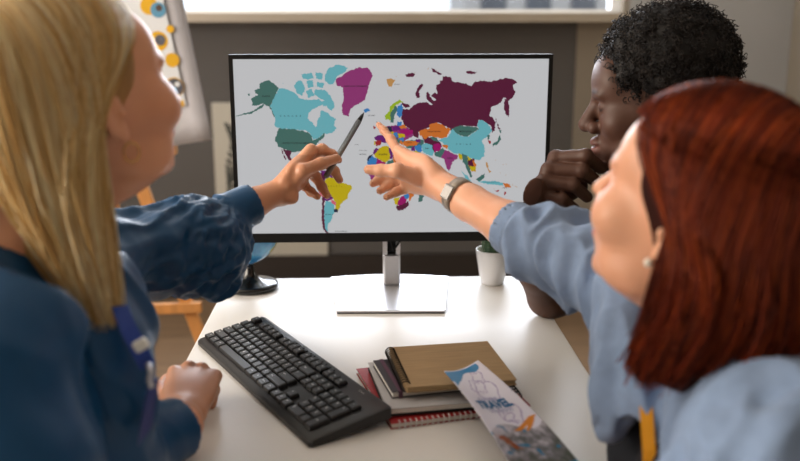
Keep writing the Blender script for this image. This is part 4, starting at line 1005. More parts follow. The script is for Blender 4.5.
# extended left arm with the pen
w1 = PD(284, 189, 1.44); el1 = PD(150, 258, 1.30) + A(0, .0, 0); cuf1 = PD(252, 204, 1.415)
v.chain([shL1, el1], [.045, .036], .02); v.chain([el1, cuf1, w1], [.038, .0245, .0195], .01)
kn1 = PD(306, 164, 1.475)
D = PD
dg = [([D(308, 157, 1.475), D(322, 149.5, 1.475), D(332, 154.5, 1.485), D(338.5, 160, 1.49)], [.0102, .0092, .0080, .0068]),     # index
      ([D(291, 186, 1.435), D(303, 171, 1.425), D(321, 163.5, 1.445), D(336.5, 158.5, 1.465)], [.0135, .0115, .0098, .0078]),    # thumb
      ([D(309, 161, 1.49), D(327, 163, 1.515), D(334.5, 171, 1.515), D(339.5, 180, 1.505)], [.0098, .0090, .0080, .0068]),     # middle
      ([D(306, 168, 1.485), D(315, 176, 1.515), D(322, 187, 1.51), D(327, 195.5, 1.495)], [.0096, .0088, .0078, .0066]),     # ring
      ([D(300, 175, 1.475), D(304, 185, 1.50), D(311, 192, 1.495), D(317.5, 196.5, 1.48)], [.0088, .0080, .0072, .0062])]      # little
side1 = unit(D(308, 157, 1.455) - D(301, 177, 1.475))
hand(v, w1, kn1, side1, dg, k=.0035)
v.ell(D(292.5, 198, 1.435), (.010, .010, .010), None, .012)
for a_, b_ in (((284, 181), (308, 153)), ((288, 186), (306, 160))): v.cone(PD(*a_, 1.42), PD(*b_, 1.455), .003, .0045, .008)
# resting right arm and hand
w1r = PZ(183, 413, .786); el1r = A(-.385, .815, .80); cuf1r = PZ(180, 424, .79)
v.chain([shR1, el1r], [.045, .040], .02); v.chain([el1r, cuf1r, w1r], [.040, .028, .0235], .01)
ks = [PZ(176.5, 376, .797), PZ(189, 369.5, .801), PZ(201.5, 371, .798), PZ(211.5, 379.5, .790)]
fwd_r = unit(np.mean(ks, 0) - w1r); 
dg = []
for i, kk in enumerate(ks):
    r_ = (.0110, .0112, .0106, .0096)[i]
    dg.append(([w1r * .45 + kk * .55, kk, kk + fwd_r * .012 + A(0, 0, -.022), kk - fwd_r * .012 + A(0, 0, -.034 + r_ * .3)], [.012, r_, r_ * .95, r_ * .85]))
side_r = unit(ks[0] - ks[3])
tb = PZ(162, 399, .775)
dg.append(([w1r + side_r * .02, PZ(163, 402, .780), PZ(160, 389, .772), PZ(167, 379, .768)], [.014, .0125, .0105, .0088]))
hand(v, w1r, np.mean(ks, 0), side_r, dg, k=.0028)
for i, kk in enumerate(ks): v.cone(w1r * .35 + kk * .65 + A(0, 0, .006), kk + A(0, 0, .003), .0035, .0065, .006); v.ell(kk + A(0, 0, .004), (.0085, .0085, .0085), None, .004)
V, Q = v.mesh(); V = relax(V, Q, 1, .4)
Cc = skin_cols(V, (226, 164, 130), 1, .07)
Cc = lip_tint(V, C1, R1, Cc, (176, 88, 80)); Cc = lash_tint(V, C1, R1, Cc, (96, 60, 44)); Cc = brow_tint(V, C1, R1, Cc, (150, 112, 76))
hl = np.clip(1 - np.linalg.norm(V - (C1 + R1 @ A(.04, .07, -.015)), axis=1) / .045, 0, 1)[:, None]; Cc = Cc * (1 - .4 * hl) + np.array(lin((208, 128, 98))[:3]) * .4 * hl
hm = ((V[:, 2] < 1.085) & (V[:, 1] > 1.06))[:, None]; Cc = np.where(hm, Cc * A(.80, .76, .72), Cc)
# raised tendons and veins on both backs of hand
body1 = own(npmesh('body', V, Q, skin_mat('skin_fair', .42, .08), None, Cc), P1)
for s_ in (-1, 1):
    eb = MB(); T_ = C1 + R1 @ A(s_ * .031, .0805, .011)
    eb.lathe([(.0098 * math.sin(PI * i / 12), -.0098 * math.cos(PI * i / 12)) for i in range(13)], 20, Matrix.Translation(T_))
    own(eb.build('eye', mat('eye_white', (225, 220, 214), .2)), P1)
eb = MB(); e0 = C1 + R1 @ A(.081, -.001, -.034); eb.tube([e0 + R1 @ A(0.002, .010 * math.cos(a), .011 * math.sin(a) - .008) for a in np.linspace(0, 2 * PI, 15)[:-1]], .0012, 6, closed=True)
own(eb.build('earring', mat('gold', (214, 170, 100), .25, 1.0)), P1)
# ring on the right hand
eb = MB(); rc = ks[3] * .4 + (ks[3] + fwd_r * .012 + A(0, 0, -.022)) * .6
# hair
tn = tone((252, 230, 180), (238, 206, 144), (214, 172, 108), (255, 242, 208), (228, 190, 126))
LK = PD(123, 315, .95)
def len1(s_, a):
    if s_ > 0: return .918 + .0010 * max(0, a - 95) if a < 150 else 1.01
    return 1.0
(SV, SQ, SCc), S_ = hair_strands(C1, R1, 6500, .66, len1, tn, seed=5, drift=.0, wave=.005, flare=.012, radii=(.090, .112, .100), sweep=97, sweepL=85, wp=1.8, y0m=.95, lock=(1, LK), lockw=.6, lockp=1.3)
hv = Vol(C1 + A(-.22, -.22, -.36), C1 + A(.22, .22, .2), .004)
hv.ell(C1 + R1 @ A(0, -.022, .046), (.084, .104, .092), R1, .01)
hv.ell(C1 + R1 @ A(0, .080, -.030), (.088, .070, .112), R1, .01, 'sub')
fh = unit(R1[:, 1] * A(1, 1, 0)); xh = unit(R1[:, 0] * A(1, 1, 0)); dn = A(0, 0, -1)
hv.cone(C1 - fh * .050, C1 - fh * .055 + dn * .17, .066, .055, .02, flat=(fh, .75))
for s_ in (-1, 1): hv.cone(C1 + xh * s_ * .050 - fh * .045, C1 + xh * s_ * .046 - fh * .035 + dn * (.20 if s_ > 0 else .15), .028, .016, .03)
V, Q = hv.mesh(); V = relax(V, Q, 2)
Cb = np.tile(np.array(lin((186, 146, 92))[:3]), (len(V), 1)) * (1 + .25 * noise(V * A(1, 1, .15), 60, 3))[:, None]
V, Q, Cc = join([(V, Q, Cb), (SV, SQ, SCc)])
own(npmesh('hair', V, Q, hair_mat('hair_blond', .38), None, Cc), P1)
# blouse
sat = mat('satin_blue', (255, 255, 255), .42, attr='Col', spec=.35, bump=.06, bscale=240, bdist=.0006)
v = Vol((-.82, .50, .44), (-.08, 1.52, 1.12), .0042)
Rt = frame(f1)
v.ell(ctr1 + A(0, 0, .86), (.185, .125, .20), Rt, .05); v.ell(ctr1 + A(0, 0, .62), (.170, .130, .20), Rt, .06)
v.chain([shR1, ctr1 + A(0, 0, .995), shL1], [.062, .070, .062], .05)
v.ell(ctr1 + f1 * .085 + x1 * .055 + A(0, 0, .85), (.085, .085, .080), Rt, .05); v.ell(ctr1 + f1 * .085 - x1 * .055 + A(0, 0, .85), (.085, .085, .080), Rt, .05)
v.cone(nb1 + A(0, 0, -.03), nb1 + A(.006, .004, .012), .066, .056, .03)
v.cone(nb1 + A(0.004, .003, .0), nb1 + A(.02, .014, .06), .048, .050, .006, 'sub')
v.chain([PD(103, 292, 1.03), PD(108, 340, 1.0), PD(104, 400, .98), PD(98, 460, .97)], [.038, .040, .038, .042], .045)
# left sleeve: puffed, gathered into a deep cuff
slv = [shL1, PD(95, 262, 1.20), PD(150, 252, 1.29), PD(196, 245, 1.35), PD(222, 232, 1.385)]
v.chain(slv, [.066, .058, .056, .058, .046], .035)
v.ell(PD(207, 258, 1.36), (.050, .060, .048), None, .04); v.ell(PD(192, 240, 1.34), (.056, .056, .056), None, .03); v.cone(PD(228, 244, 1.385), PD(219, 278, 1.37), .020, .022, .03)
cA, cB = PD(229, 214, 1.395), PD(254, 203, 1.42); v.cone(cA, cB + unit(cB - cA) * .02, .0345, .0335, .006)
axc = unit(cB - cA); v.cutplane(cB, axc, cB - .05, cB + .05); v.cone(cB - axc * .002, cB + axc * .03, .0265, .0265, .001, 'sub')
# right sleeve
v.chain([shR1, ctr1 + x1 * .19 + A(0, 0, .90), el1r, el1r * .45 + cuf1r * .55 , cuf1r * .8 + el1r * .2], [.068, .072, .064, .056, .046], .035)
cC, cD = cuf1r * .75 + el1r * .25, PZ(180, 427, .790); v.cone(cC, cD + unit(cD - cC) * .02, .040, .0370, .006)
axr = unit(cD - cC); v.cutplane(cD, axr, cD - .05, cD + .05); v.cone(cD - axr * .002, cD + axr * .03, .030, .030, .001, 'sub')
def disp1(V):
    d = np.zeros(len(V)); arm = np.clip((V[:, 1] - 1.10) / .08, 0, 1)
    ax = unit(cB - slv[1])
    q = cA
    gather = np.clip(1.3 - np.linalg.norm(V - cA, axis=1) / .16, 0, 1) * np.clip(np.linalg.norm(V - cB, axis=1) / .05 - .7, 0, 1)
    rel = V - (cA + A(0, 0, .0)); ds = np.linalg.norm(rel, axis=1); dr = rel / (ds[:, None] + 1e-9)
    rg = lambda f, k: 1 - np.abs(noise(dr, f, k)) * 2.6
    d += arm * np.clip(ds / .10, .25, 1) * (.006 * rg(6, 2) + .003 * rg(13, 5)) + arm * .0035 * folds(V, unit(A(.3, .2, -1)), 5, 20, 1)
    lo = 1 - arm
    d += lo * (.012 * folds(V, unit(A(.25, .2, -1)), 3.5, 13, 7) + .005 * folds(V, unit(A(.6, .1, -1)), 7, 28, 11))
    nr = np.clip(1.6 - np.linalg.norm(V - cD, axis=1) / .05, 0, 1); nc = np.clip(((V - cA) @ axc + .008) / .010, 0, 1) * (np.linalg.norm(V - cB, axis=1) < .065)
    return d * (1 - np.maximum(nr * .95, nc * .97))
own(cloth_mesh(v, None, 'blouse', sat, disp1, 2, lambda V: shirt_tone(V, (8, 66, 108), .08)), P1)
eb = MB()
for a_ in (0, .011): eb.lathe([(0, -.001), (.0045, -.001), (.0052, .0008), (.0045, .0018), (0, .0018)], 16, Matrix.Translation(cB - axc * (.014 + a_) + A(.0, -.027, -.021)) @ Matrix.Rotation(math.radians(120), 4, 'X'))
own(eb.build('cuff_button', mat('button_blue', (30, 60, 90), .3)), P1)
# lanyard with a badge
lan = mat('lanyard_blue', (28, 62, 150), .6); 
def strap(pts, w, m, nm, root, nrm):
    mb = MB(); vs = []; n_ = len(pts)
    for i, p in enumerate(pts):
        p = np.array(p); t = unit(np.array(pts[min(i + 1, n_ - 1)]) - np.array(pts[max(i - 1, 0)])); s_ = unit(np.cross(t, nrm))
        nn = unit(nrm) * .0006; vs += [p - s_ * w / 2 - nn, p + s_ * w / 2 - nn, p + s_ * w / 2 + nn, p - s_ * w / 2 + nn]
    fs = [(3, 2, 1, 0), (4 * n_ - 4, 4 * n_ - 3, 4 * n_ - 2, 4 * n_ - 1)]
    for i in range(n_ - 1):
        for k in range(4): fs.append((4 * i + k, 4 * i + (k + 1) % 4, 4 * i + 4 + (k + 1) % 4, 4 * i + 4 + k))
    mb.add(vs, fs); return own(mb.build(nm, m), root)
lp = [PD(120, 306, .945), PD(124, 318, .935), PD(129, 330, .93), PD(136, 343, .928), PD(143, 357, .928), PD(148, 366, .93)]
strap(lp, .017, lan, 'lanyard', P1, A(.5, -.85, .2))
m_ = MB(); c_ = PD(141, 345, .915); m_.box((-.008, -.004, -.006), (.008, .004, .006), Matrix.Translation(c_) @ Matrix.Rotation(-.5, 4, 'Y'), bev=.002); own(m_.build('lanyard_clasp', mat('plastic_white', (230, 230, 226), .4)), P1)
m_ = MB(); m_.tube([PD(148, 364, .925), PD(151, 372, .92), PD(149, 380, .92), PD(152, 388, .92)], .0035, 8); own(m_.build('badge_clip', mat('clip_silver', (190, 190, 200), .3, .6)), P1)
q = [PD(149, 378, .93), PD(159, 378, .94), PD(152, 425, .935), PD(138, 446, .92), PD(140, 430, .92)]
m_ = MB(); n_ = A(.4, -.9, 0) * .0015; m_.add([p - n_ for p in q] + [p + n_ for p in q], [(0, 1, 2, 3, 4)[::-1], (5, 6, 7, 8, 9)] + [(i, (i + 1) % 5, 5 + (i + 1) % 5, 5 + i) for i in range(5)])
own(m_.build('badge', mat('badge_indigo', (44, 56, 120), .35)), P1)
lower_body((-.50, .90, .50), f1, .42, mat('trousers_dark', (40, 42, 50), .8, var=.1, vscale=60), mat('shoe_black', (24, 24, 26), .4), P1)
for o in [c for c in P1.children if c.name.startswith(('trousers', 'shoe'))]: at_root(o, P1)
stool(-.52, .88, .42, 'round dark stool under the blond woman')
# the pen
pen = empty('pen', tuple(PD(337, 158, 1.482))); tag(pen, 'grey pen held between the blond woman\'s fingers, pointing at Iceland on the map', 'pen')
a_, b_ = PD(364, 112.5, 1.575), PD(326, 176.5, 1.455)
dirp = unit(a_ - b_); m_ = MB(); m_.tube([b_, b_ + dirp * .002, a_ - dirp * .028], [.0042, .0050, .0050], 16); own(m_.build('barrel', mat('pen_grey', (112, 110, 106), .3, .6)), pen)
m_ = MB(); m_.tube([a_ - dirp * .028, a_ - dirp * .010, a_ - dirp * .004, a_], [.0049, .0030, .0014, .0006], 16); own(m_.build('tip', mat('pen_dark', (36, 36, 38), .35, .4)), pen)

# ---------------------------------------------------------------- 2: woman with red hair
P2 = empty('person', (.45, .84, 0)); tag(P2, 'woman with red shoulder-length hair and light denim jacket, pointing at the screen', 'person')
HC2 = PD(699, 219, .92)
C2, R2 = head_frame(HC2, -46, 18, -3)
f2 = unit(A(-.80, .60, 0)); x2 = np.cross(f2, A(0, 0, 1))
shR2 = A(.50, 1.00, .885); shL2 = A(.37, .71, .925); ctr2 = (shR2 + shL2) / 2 * A(1, 1, 0)
nb2 = A(.405, .845, .955)
v = Vol((-.02, .52, .62), (.68, 1.66, 1.28), H)
build_head(v, C2, R2, nose=.85, neck_to=nb2, neck_r=.046, jaw=.98, cheek=1.28)
v.ell(ctr2 + A(0, 0, .82), (.14, .085, .12), frame(f2), .04); v.chain([shR2, ctr2 + A(0, 0, .90), shL2], [.04, .06, .04], .04)
w2 = PD(436, 182, 1.455); cuf2 = PD(508, 225, 1.335); el2 = PD(580, 268, 1.235)
v.chain([shR2, el2], [.044, .037], .02); v.chain([el2, cuf2, PD(470, 203, 1.40), w2], [.038, .0345, .0285, .0230], .012, flat=None)
kn2 = PD(404, 167, 1.505)
dg = [([D(412, 168, 1.495), D(401, 157, 1.52), D(391, 139.5, 1.55), D(384, 130.5, 1.565), D(378.6, 124.5, 1.575)], [.0125, .0102, .0080, .0068, .0054]),
      ([D(418, 178, 1.455), D(397, 170.5, 1.44), D(381, 170.5, 1.45), D(368.5, 169.5, 1.455)], [.0150, .0118, .0100, .0082]),
      ([D(404, 173, 1.52), D(388, 179, 1.54), D(379, 180, 1.535), D(373, 183.5, 1.53)], [.0100, .0090, .0084, .0070]),
      ([D(408, 178, 1.515), D(397, 182.5, 1.535), D(388, 186, 1.53), D(380, 190.8, 1.52)], [.0098, .0090, .0082, .0070]),
      ([D(417, 184, 1.50), D(404, 189, 1.515), D(396, 192, 1.51), D(386.5, 197, 1.50)], [.0098, .0084, .0076, .0064])]
hand(v, w2, kn2, unit(D(402, 158, 1.50) - D(410, 184, 1.51)), dg, k=.0035)
# left arm, holding the leaflet below the frame
w2l = A(.262, .79, .800); el2l = A(.38, .58, .80)
v.chain([shL2, el2l], [.046, .040], .02); v.chain([el2l, w2l], [.038, .024], .01)
kn2l = (BL + BR) / 2 * .55 + w2l * .45 + A(.0, 0, -.006); lm = (BL + BR) / 2
sd2 = unit(A(.8, .35, -.2))
lb = leaf_pt(.5, .985)[0]; ln_ = leaf_pt(.5, .985)[1]
dg = []
for i, s_ in enumerate((-.026, -.009, .009, .025)):
    k0_ = kn2l + sd2 * s_ * .9; tp = lb + unit(BR - BL) * (s_ * .9) - ln_ * .009; dg.append(([k0_, k0_ * .4 + tp * .6 - ln_ * .012, tp + unit(TL - BL) * .012], [.0100, .0088, .0070]))
dg.append(([w2l + sd2 * -.012 + A(0, 0, .01), kn2l * .6 + lb * .4 + ln_ * .018 - sd2 * .02, lb + ln_ * .009 + unit(TL - BL) * .006], [.0140, .0112, .0085]))
hand(v, w2l, kn2l, sd2, dg, k=.0035)
V, Q = v.mesh(); V = relax(V, Q, 1, .4)
Cc = skin_cols(V, (230, 170, 138), 6, .05); Cc = lip_tint(V, C2, R2, Cc, (190, 92, 84)); Cc = lash_tint(V, C2, R2, Cc, (96, 54, 36)); Cc = brow_tint(V, C2, R2, Cc, (150, 84, 50))
own(npmesh('body', V, Q, skin_mat('skin_light', .45, .10, .08), None, Cc), P2)
for s_ in (-1, 1):
    eb = MB(); T_ = C2 + R2 @ A(s_ * .031, .0805, .011)
    eb.lathe([(.0098 * math.sin(PI * i / 12), -.0098 * math.cos(PI * i / 12)) for i in range(13)], 20, Matrix.Translation(T_))
    own(eb.build('eye', mat('eye_white', (0, 0, 0))), P2)
eb = MB(); eb.lathe([(.0048 * math.sin(PI * i / 10), -.0048 * math.cos(PI * i / 10)) for i in range(11)], 18, Matrix.Translation(C2 + R2 @ A(-.086, .002, -.030)))
own(eb.build('earring', mat('pearl', (236, 226, 214), .25)), P2)
# watch
wc = PD(459, 196, 1.415); wax = unit(PD(436, 182, 1.455) - PD(480, 209, 1.385)); wu = unit(np.cross(wax, unit(ray(459, 196)))); wn = unit(np.cross(wu, wax))
if wn @ unit(ray(459, 196)) > 0: wn = -wn
MW = Matrix(((wu[0], wn[0], wax[0], wc[0]), (wu[1], wn[1], wax[1], wc[1]), (wu[2], wn[2], wax[2], wc[2]), (0, 0, 0, 1)))
wt = empty('wristwatch', tuple(wc)); tag(wt, 'silver mesh-band watch on the red-haired woman\'s outstretched wrist', 'watch')
rw_ = .0292
mesh_m = mat('watch_mesh', (170, 158, 146), .35, .85, bump=.6, bscale=900)
m_ = MB(); m_.lathe([(rw_ - .0015, -.0085), (rw_, -.009), (rw_ + .0008, 0), (rw_, .009), (rw_ - .0015, .0085)], 56, MW); own(m_.build('band', mesh_m), wt)
m_ = MB(); Mc = MW @ Matrix.Rotation(math.radians(-8), 4, 'Z'); m_.box((-.012, rw_ - .001, -.0105), (.012, rw_ + .004, .0105), Mc, bev=.002); own(m_.build('case', mat('watch_steel', (168, 164, 160), .22, .9)), wt)
m_ = MB(); m_.box((-.010, rw_ + .004, -.0085), (.010, rw_ + .0045, .0085), Mc); own(m_.build('dial', mat('watch_dial', (96, 92, 90), .2, .3)), wt)
# hair
tn = tone((146, 54, 18), (112, 38, 13), (182, 80, 26), (90, 30, 12), (128, 46, 15))
def len2(s_, a): return .972 - .012 * max(0, 1 - abs(a - 88) / 25)
(SV, SQ, SCc), S_ = hair_strands(C2, R2, 8000, .36, len2, tn, seed=9, drift=.034, wave=.003, flare=.018, radii=(.094, .121, .103), r=(.0011, .0006), sweep=80, sweepL=89, wp=1.7, y0m=.95)
hv = Vol(C2 + A(-.24, -.24, -.30), C2 + A(.24, .24, .2), .004)
hv.ell(C2 + R2 @ A(0, -.022, .046), (.086, .106, .092), R2, .01)
hv.ell(C2 + R2 @ A(0, .080, -.045), (.075, .060, .10), R2, .01, 'sub')
fh = unit(R2[:, 1] * A(1, 1, 0)); xh = unit(R2[:, 0] * A(1, 1, 0))
hv.cone(C2 - fh * .032, C2 - fh * .040 + dn * .12, .078, .074, .02)
for s_ in (-1, 1): hv.cone(C2 + xh * s_ * .052 - fh * .03, C2 + xh * s_ * .055 - fh * .005 + dn * .14, .026, .024, .03)
V, Q = hv.mesh(); V = relax(V, Q, 2)
Cb = np.tile(np.array(lin((60, 20, 12))[:3]), (len(V), 1)) * (1 + .25 * noise(V * A(1, 1, .15), 60, 3))[:, None]
V, Q, Cc = join([(V, Q, Cb), (SV, SQ, SCc)])
own(npmesh('hair', V, Q, hair_mat('hair_red', .6, .5), None, Cc), P2)
# denim jacket
den = mat('denim_light', (255, 255, 255), .85, attr='Col', sheen=.15, bump=.35, bscale=420, bdist=.001)
v = Vol((.14, .48, .50), (.76, 1.36, 1.06), .0042)
Rt = frame(f2)
shL2 = shL2 - A(0, 0, .012)
v.ell(ctr2 + A(0, 0, .78), (.185, .125, .19), Rt, .05); v.ell(ctr2 - f2 * .05 + A(0, 0, .62), (.155, .115, .16), Rt, .06)
v.chain([shR2, ctr2 + A(0, 0, .915), shL2], [.064, .074, .066], .05)
v.ell(ctr2 + f2 * .10 + x2 * .05 + A(0, 0, .79), (.09, .085, .115), Rt, .05)
v.cone(nb2 + A(0, 0, -.05), nb2 + A(-.01, .006, .010), .080, .064, .02); v.cone(nb2, nb2 + A(-.02, .014, .05), .052, .054, .006, 'sub')
slv2 = [shR2, PD(655, 308, 1.14), PD(582, 262, 1.235), PD(545, 243, 1.285), cuf2]
v.chain(slv2, [.064, .054, .047, .042, .039], .025)
ax2 = unit(cuf2 - PD(560, 256, 1.265)); v.cone(cuf2 - ax2 * .028, cuf2 + ax2 * .02, .0425, .0415, .003); v.cutplane(cuf2, ax2, cuf2 - .07, cuf2 + .07); v.cone(cuf2 - ax2 * .002, cuf2 + ax2 * .03, .037, .037, .001, 'sub')
v.chain([shL2, ctr2 - x2 * .19 + f2 * .01 + A(0, 0, .82), el2l, el2l * .35 + w2l * .65], [.068, .066, .056, .046], .035)
pnl = [PD(642, 300, 1.10), PD(642, 345, 1.06), PD(641, 390, 1.03), PD(640, 430, 1.02)]
v.chain(pnl, [.050, .048, .043, .036], .03)
hm0, hm1 = PD(604, 446, 1.0), PD(650, 386, 1.0); hn = unit(np.cross(hm1 - hm0, unit(ray(625, 415))))
if hn[2] > 0: hn = -hn
v.cutplane(hm0, hn, A(.20, .93, .50), A(.318, 1.15, .90), .002)
v.chain([PD(638, 432, 1.0), PD(640, 500, .98)], [.026, .045], .004, 'sub'); v.chain([PD(638, 436, 1.06), PD(640, 500, 1.04)], [.026, .045], .004, 'sub'); v.chain([PD(651, 405, .96), PD(650, 440, .95), PD(650, 520, .93)], [.016, .024, .034], .004, 'sub'); v.chain([PD(650, 410, 1.0), PD(650, 520, .98)], [.016, .034], .004, 'sub')
# open front: carve the gap between the two front edges
gp = ctr2 + f2 * .15 + x2 * .0; v.chain([gp + A(0, 0, .90) - f2 * .03, gp + A(0, 0, .80) + x2 * .0, gp + A(0, 0, .60)], [.020, .040, .075], .006, 'sub')
def disp2(V):
    arm = np.clip((V[:, 1] - 1.02) / .06, 0, 1)
    axp = unit(A(.35, .1, 1)); s_ = (V - cuf2) @ ax2
    d = arm * (.017 * folds(V, unit(A(.10, -.45, -1)), 7, 22, 21) + .008 * folds(V, unit(A(.3, -.2, -1)), 10, 40, 22))
    d += (1 - arm) * (.011 * folds(V, unit(A(.3, -.5, -1)), 4, 16, 23) + .005 * folds(V, A(0, 0, 1), 9, 34, 24))
    near = np.linalg.norm(V - cuf2, axis=1) < .075
    d = np.where(near, d * np.clip(-(s_ + .026) / .02, .06, 1), d)
    return d
def dcol(V):
    c = shirt_tone(V, (128, 150, 184), .10, 14); c = c * (1 + .10 * np.clip(folds(V, unit(A(.10, -.45, -1)), 7, 22, 21), -1, 1))[:, None]; n = noise(V, 70, 8) * .08 + noise(V, 170, 9) * .06; c = c * (1 + n)[:, None]  # fold crests paler, creases darker in colour: denim wear plus painted fold shading
    hd = -((V - hm0) @ hn); pn = (V[:, 0] < .325) & (V[:, 2] < .92) & (V[:, 1] > .93)
    c[pn & (hd < .022) & (hd > -.004)] *= 1.22; c[pn & (np.abs(hd - .023) < .0022)] *= .6; c[pn & (hd < .022) & (noise(V, 60, 41) > .25)] *= .72
    s_ = (V - cuf2) @ ax2; near = np.linalg.norm(V - cuf2, axis=1) < .075
    c[near & (np.abs(s_ + .029) < .0045)] *= .72; c[near & (s_ > -.004)] *= 1.15
    return c
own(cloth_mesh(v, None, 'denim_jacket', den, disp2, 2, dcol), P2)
# stitched seams
thr = mat('thread_pale', (176, 184, 196), .8)
v = Vol((.14, .48, .50), (.76, 1.20, 1.0), .006)
v.ell(ctr2 + f2 * .01 + A(0, 0, .76), (.150, .118, .18), Rt, .04); v.ell(ctr2 + A(0, 0, .60), (.150, .118, .14), Rt, .06); v.ell(ctr2 + f2 * .07 + A(0, 0, .76), (.10, .075, .10), Rt, .04)
v.chain([PD(640, 390, 1.12), PD(644, 450, 1.09), PD(650, 520, 1.06)], [.034, .038, .05], .03)
own(cloth_mesh(v, None, 'top', mat('tee_navy', (30, 34, 44), .85), None, 2), P2)
yl = mat('lanyard_yellow', (236, 160, 20), .55)
gpt = ctr2 + f2 * .137
strap([PD(642, 380, 1.0), PD(645, 396, .975), PD(647, 420, .965), PD(649, 450, .955), PD(651, 520, .95)], .014, yl, 'lanyard', P2, -ray(648, 420))
lower_body((.47, .80, .50), f2, .42, mat('trousers_blue', (52, 62, 84), .85, var=.1, vscale=60), mat('shoe_white', (210, 208, 204), .5), P2, knee_d=.40)
stool(.49, .78, .42, 'round dark stool under the red-haired woman')

# ---------------------------------------------------------------- 3: man leaning on his fist
P3 = empty('person', (.58, 1.50, 0)); tag(P3, 'man with short curly black hair and olive shirt, resting his chin on his fist', 'person')
HC3 = PD(655, 106, 1.47)
C3, R3 = head_frame(HC3, -77, -7, 0)
f3 = unit(A(-1, .12, 0)); x3 = np.cross(f3, A(0, 0, 1))
ctr3 = A(.575, 1.50, 0); shR3 = ctr3 + x3 * .165 + A(0, 0, .945); shL3 = ctr3 - x3 * .175 + A(0, 0, .945); nb3 = A(.545, 1.50, 1.015)
v = Vol((.20, 1.02, .58), (.86, 1.80, 1.38), H)
build_head(v, C3, R3, nose=.95, nr=1.35, lips=1.45, neck_to=nb3, neck_r=.056, jaw=1.06, cheek=.95)
v.ell(ctr3 + A(0, 0, .85), (.15, .10, .14), frame(f3), .04); v.chain([shR3, ctr3 + A(0, 0, .96), shL3], [.05, .065, .05], .04)
el3 = PZ(546, 300, .792); el3 = A(.338, 1.585, .7875); w3 = PD(529, 222, 1.50)
v.chain([shR3, el3 + A(.018, 0, .012)], [.056, .043], .02); v.chain([el3, el3 * .6 + w3 * .4, w3], [.035, .040, .0265], .012); v.ell(el3 + A(.012, 0, .0), (.040, .038, .036), None, .02)
k3 = [D(556, 158, 1.485), D(549, 170, 1.475), D(542, 183, 1.47), D(536, 195, 1.472)]
dg = []
e3 = [((586, 156), (601, 168)), ((582, 171), (597, 182)), ((573, 185), (587, 197)), ((562, 199), (575, 209))]
for i, kk in enumerate(k3):
    r_ = (.0115, .0116, .0110, .0100)[i]; (a1_, a2_) = e3[i]
    dg.append(([w3 * .5 + kk * .5, kk, D(a1_[0], a1_[1], 1.455 + .003 * i), D(a2_[0], a2_[1], 1.485)], [.014, r_ * 1.1, r_, r_ * .9]))
dg.append(([w3 + A(.02, .02, .02), D(560, 185, 1.53), D(580, 165, 1.525), D(600, 160, 1.515)], [.016, .013, .0115, .0095]))
v.cone(w3 + A(.01, 0, .02), PD(578, 186, 1.50), .020, .017, .02)
hand(v, w3, np.mean(k3, 0), unit(k3[0] - k3[3]), dg, k=.0035)
el3l = ctr3 + A(-.02, -.27, .68); w3l = A(.42, 1.25, .60)
v.chain([shL3, el3l], [.056, .044], .02); v.chain([el3l, w3l + A(0, 0, .02)], [.042, .028], .01)
kl = w3l + A(-.08, .03, -.005); dg = [([w3l * .4 + (kl + A(.0, s_, 0)) * .6, kl + A(0, s_, 0), kl + A(-.035, s_ * 1.1, -.008), kl + A(-.06, s_ * 1.1, -.018)], [.013, .011, .0098, .0085]) for s_ in (-.03, -.01, .01, .03)]
dg.append(([w3l, w3l + A(-.035, .035, 0), w3l + A(-.07, .045, -.008)], [.015, .012, .010]))
hand(v, w3l, kl, A(0, 1, 0), dg)
V, Q = v.mesh(); V = relax(V, Q, 1, .4)
Cc = skin_cols(V, (80, 50, 37), 12, .08); Cc = lip_tint(V, C3, R3, Cc, (120, 72, 68), .8); Cc = lash_tint(V, C3, R3, Cc, (18, 12, 12)); Cc = brow_tint(V, C3, R3, Cc, (24, 18, 16))
own(npmesh('body', V, Q, skin_mat('skin_dark', .55, .04, .12), None, Cc), P3)
for s_ in (-1, 1):
    eb = MB(); T_ = C3 + R3 @ A(s_ * .031, .0805, .011)
    eb.lathe([(.0098 * math.sin(PI * i / 12), -.0098 * math.cos(PI * i / 12)) for i in range(13)], 20, Matrix.Translation(T_))
    own(eb.build('eye', mat('eye_white', (0, 0, 0))), P3)
# curly hair: a shell of small coils over a dark base
hv = Vol(C3 + A(-.2, -.2, -.14), C3 + A(.2, .2, .22), .004)
hv.ell(C3 + R3 @ A(0, -.026, .066), (.092, .110, .096), R3, .01); hv.ell(C3 + R3 @ A(0, -.075, -.005), (.068, .042, .06), R3, .02)
hv.ell(C3 + R3 @ A(0, .092, -.010), (.085, .064, .085), R3, .008, 'sub')
V, Q = hv.mesh(); V = relax(V, Q, 1); N = normals(V, Q); V = V + N * (.004 * noise(V, 70, 2) + .005 * noise(V, 35, 5))[:, None]
hb = np.tile(np.array(lin((20, 17, 17))[:3]), (len(V), 1))
g = np.random.default_rng(4); sel = g.choice(len(V), 2600); KK = 20; S = np.zeros((len(sel), KK, 3))
for i, j in enumerate(sel):
    n = unit(N[j] + g.normal(0, .35, 3)); a = unit(np.cross(n, g.normal(0, 1, 3))); b2 = np.cross(n, a); rr = g.uniform(.0022, .0042); L = g.uniform(.008, .017); ph = g.uniform(0, 6.3)
    t = np.linspace(0, 1, KK)[:, None]; S[i] = V[j] - n * .002 + n * L * t + rr * (np.cos(ph + t * 11) * a + np.sin(ph + t * 11) * b2)
SV, SQ, SCc = strand_mesh(S, .0011, .0006, np.array(tone((30, 26, 26), (22, 18, 18), (42, 36, 34)))[g.integers(0, 3, len(sel))])
V, Q, Cc = join([(V, Q, hb), (SV, SQ, SCc)])
own(npmesh('hair', V, Q, hair_mat('hair_black', .6, .1), None, Cc), P3)
olive = mat('shirt_olive', (255, 255, 255), .85, attr='Col', bump=.2, bscale=400, bdist=.0008)
